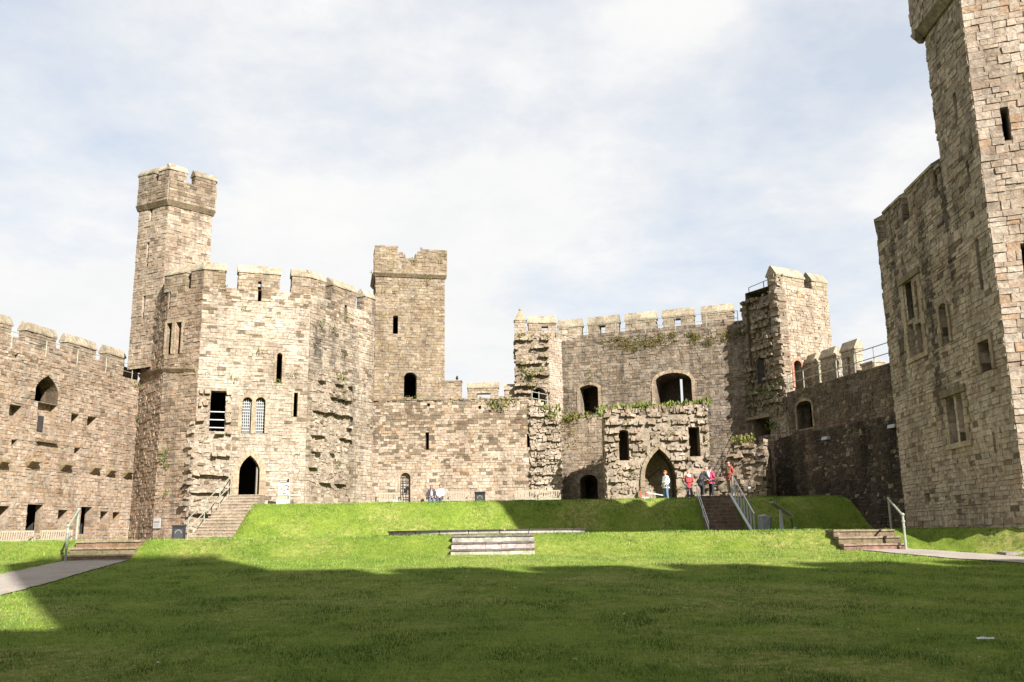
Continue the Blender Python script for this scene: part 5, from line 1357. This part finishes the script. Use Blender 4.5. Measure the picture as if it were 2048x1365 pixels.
# ---------- grass blades
def blades(name,n,region,hfun,seed,label):
    rng=np.random.default_rng(seed); X,Y=region(rng,n)
    keep=np.ones(len(X),bool)
    for (a,b),w in ((PL,1.82),(PR,1.6)):
        dx,dy=b[0]-a[0],b[1]-a[1]; l=math.hypot(dx,dy); t=((X-a[0])*dx+(Y-a[1])*dy)/l; d=np.abs((X-a[0])*dy-(Y-a[1])*dx)/l
        keep&=~((d<w/2-.05+.06*np.sin(X*9+Y*7))&(t>0)&(t<l))
    X,Y=X[keep],Y[keep]; n=len(X)
    Z=np.array([ground(x,y) for x,y in zip(X,Y)])
    pn=np.array([noise.noise(Vector((x*.9,y*.9,3)))+.6*noise.noise(Vector((x*2.7,y*2.7,9))) for x,y in zip(X,Y)])
    h=hfun(Y)*rng.uniform(.5,1.25,n)*(1+.6*np.clip(-pn,-.3,.8)); w=h*rng.uniform(.09,.17,n); a=rng.uniform(0,2*np.pi,n); le=rng.uniform(.2,.9,n)*h; la=rng.uniform(0,2*np.pi,n)
    v=np.empty((n,3,3),np.float32)
    v[:,0]=np.stack([X-np.cos(a)*w,Y-np.sin(a)*w,Z-.005],1); v[:,1]=np.stack([X+np.cos(a)*w,Y+np.sin(a)*w,Z-.005],1)
    v[:,2]=np.stack([X+np.cos(la)*le,Y+np.sin(la)*le,Z+h],1)
    me=bpy.data.meshes.new(name); me.vertices.add(n*3); me.vertices.foreach_set('co',v.ravel()); me.loops.add(n*3); me.loops.foreach_set('vertex_index',np.arange(n*3,dtype=np.int32))
    me.polygons.add(n); me.polygons.foreach_set('loop_start',np.arange(0,n*3,3,dtype=np.int32)); me.polygons.foreach_set('loop_total',np.full(n,3,dtype=np.int32)) if hasattr(me.polygons[0],'loop_total') and False else None
    me.update(calc_edges=True)
    base=np.array([.156,.228,.033]); dry=np.array([.28,.27,.11]); dk=np.array([.084,.148,.022])
    t=np.clip(.5+pn*.9,0,1)[:,None]; c=dk*(1-t)+base*t*1.25
    dm=(rng.uniform(0,1,n)<(.03+.09*np.clip(pn,0,1)))[:,None]; c=np.where(dm,dry,c)*rng.uniform(.7,1.35,(n,1))
    col=np.concatenate([np.repeat(c,3,0),np.zeros((n*3,1))],1).astype(np.float32)
    at_=me.attributes.new('Col','FLOAT_COLOR','CORNER'); at_.data.foreach_set('color',col.ravel())
    me.materials.append(LEAF); o=bpy.data.objects.new(name,me); COL.objects.link(o); kind(tag(o,label,'grass'),'stuff'); return o
def near(rng,n):
    Y=8.0*(25.9/8.0)**rng.uniform(0,1,n); X=rng.uniform(-1,1,n)*(.60*Y+1.5); return X,Y
blades('lawn_grass',330000,near,lambda Y:.020+.0009*Y,1,'short mown grass blades covering the lawn')
def bank(rng,n):
    k=rng.uniform(0,1,n)<.45
    Y=np.where(k,rng.uniform(25.8,28.5,n),rng.uniform(42.7,47.0,n)); X=np.where(k,rng.uniform(-1,1,n)*17.5,rng.uniform(-13,16.5,n)); 
    m=~(((np.abs(X-10.1)<.95)&(Y>41))|((np.abs(X-at(986,1108,26.0).x)<1.18)&(Y<27.5))|((np.abs(X-at(200,1117,26.0).x)<1)&(Y<27.5))|((np.abs(X-at(1748,1098,25.6).x)<.9)&(Y<27.5))); return X[m],Y[m]
blades('bank_grass',110000,bank,lambda Y:.03+.0009*Y,2,'longer grass on the lawn bank and the mound')
# fallen white things on the lawn
p=onlawn(1971,1284); mb=MB(); 
for k in range(7):
    a=-.09+k*.028; mb.face([p+V((a,-.005,.03)),p+V((a+.03,-.01,.035)),p+V((a+.03,.03,.05+.008*math.sin(k))),p+V((a,.025,.045))],(.68,.70,.66))
tag(mb.build('feather',CLOTH,None,p),'white feather lying on the shaded lawn at lower right','feather')
mb=MB()
for k in range(70):
    px,py=RU(0,2048),1365-abs(random.gauss(0,1))*0-RU(20,225); q=onlawn(px,py)
    r=RU(.005,.010); mb.ball(q+V((0,0,.035)),r,r,r*.5,(.7,.7,.66),0,6,3)
for px,py in ((104,1262),(315,1332),(937,1144),(1075,1134),(1030,1180),(1248,1233),(1837,1265),(1016,1157),(933,1157)):
    q=onlawn(px,py); r=.015; mb.ball(q+V((0,0,.035)),r,r,r*.5,(.75,.75,.72),0,8,4)
kind(tag(mb.build('daisies',CLOTH,None),'scattered tiny white daisies in the lawn','flowers'),'stuff')

# ================================================================== SKY, SUN, CAMERA
w=bpy.data.worlds.new('World'); S.world=w; w.use_nodes=True; nt=w.node_tree; nt.nodes.clear()
out=nt.nodes.new('ShaderNodeOutputWorld'); bg=nt.nodes.new('ShaderNodeBackground')
sky=N(nt,'ShaderNodeTexSky',sky_type='NISHITA',sun_disc=False); sky.sun_elevation=math.asin(SUN.z); sky.sun_rotation=math.atan2(SUN.x,SUN.y); sky.dust_density=1.5; sky.air_density=1.0
tc=N(nt,'ShaderNodeTexCoord'); sx=N(nt,'ShaderNodeSeparateXYZ'); nt.links.new(tc.outputs['Generated'],sx.inputs[0])
zz=math_(nt,'ADD',math_(nt,'MAXIMUM',sx.outputs[2],0.0),.22)
cx=N(nt,'ShaderNodeCombineXYZ'); nt.links.new(math_(nt,'DIVIDE',sx.outputs[0],zz),cx.inputs[0]); nt.links.new(math_(nt,'DIVIDE',sx.outputs[1],zz),cx.inputs[1])
c1=noise_(nt,cx.outputs[0],1.5,8,.6,3.2); c2=noise_(nt,cx.outputs[0],.75,4,.5,9.1); c3=noise_(nt,cx.outputs[0],3.6,7,.65,1.1)
cl=math_(nt,'ADD',math_(nt,'MULTIPLY',c1,.6),math_(nt,'ADD',math_(nt,'MULTIPLY',c2,.55),math_(nt,'MULTIPLY',c3,.15)))
fac=ramp(nt,cl,.53,.68)
ccol=mix(nt,ramp(nt,c3,.3,.7),(5.25,5.3,5.36),(5.75,5.73,5.68))
veil=mix(nt,.70,sky.outputs[0],(4.75,5.05,5.5))
col=mix(nt,fac,veil,ccol)
nt.links.new(col,bg.inputs[0]); bg.inputs[1].default_value=.064; nt.links.new(bg.outputs[0],out.inputs[0])
ld=bpy.data.lights.new('sun','SUN'); ld.energy=5.0; ld.angle=math.radians(.53); ld.color=(1.0,.955,.89)
lo=bpy.data.objects.new('sun',ld); COL.objects.link(lo); lo.rotation_euler=(SUN).to_track_quat('Z','Y').to_euler(); lo.location=(20,-30,40)
cd=bpy.data.cameras.new('camera'); co=bpy.data.objects.new('camera',cd); COL.objects.link(co)
from mathutils import Matrix
m=Matrix.Identity(4)
for i,vv in enumerate((_r,_u,-_f)):
    for j in range(3): m[j][i]=vv[j]
m.translation=EYE; co.matrix_world=m
cd.sensor_width=36; cd.lens=36*F/2048; cd.clip_end=3000; cd.clip_start=.1; S.camera=co
S.view_settings.view_transform='Standard'; S.view_settings.look='None'; S.view_settings.gamma=1; S.view_settings.exposure=1.42
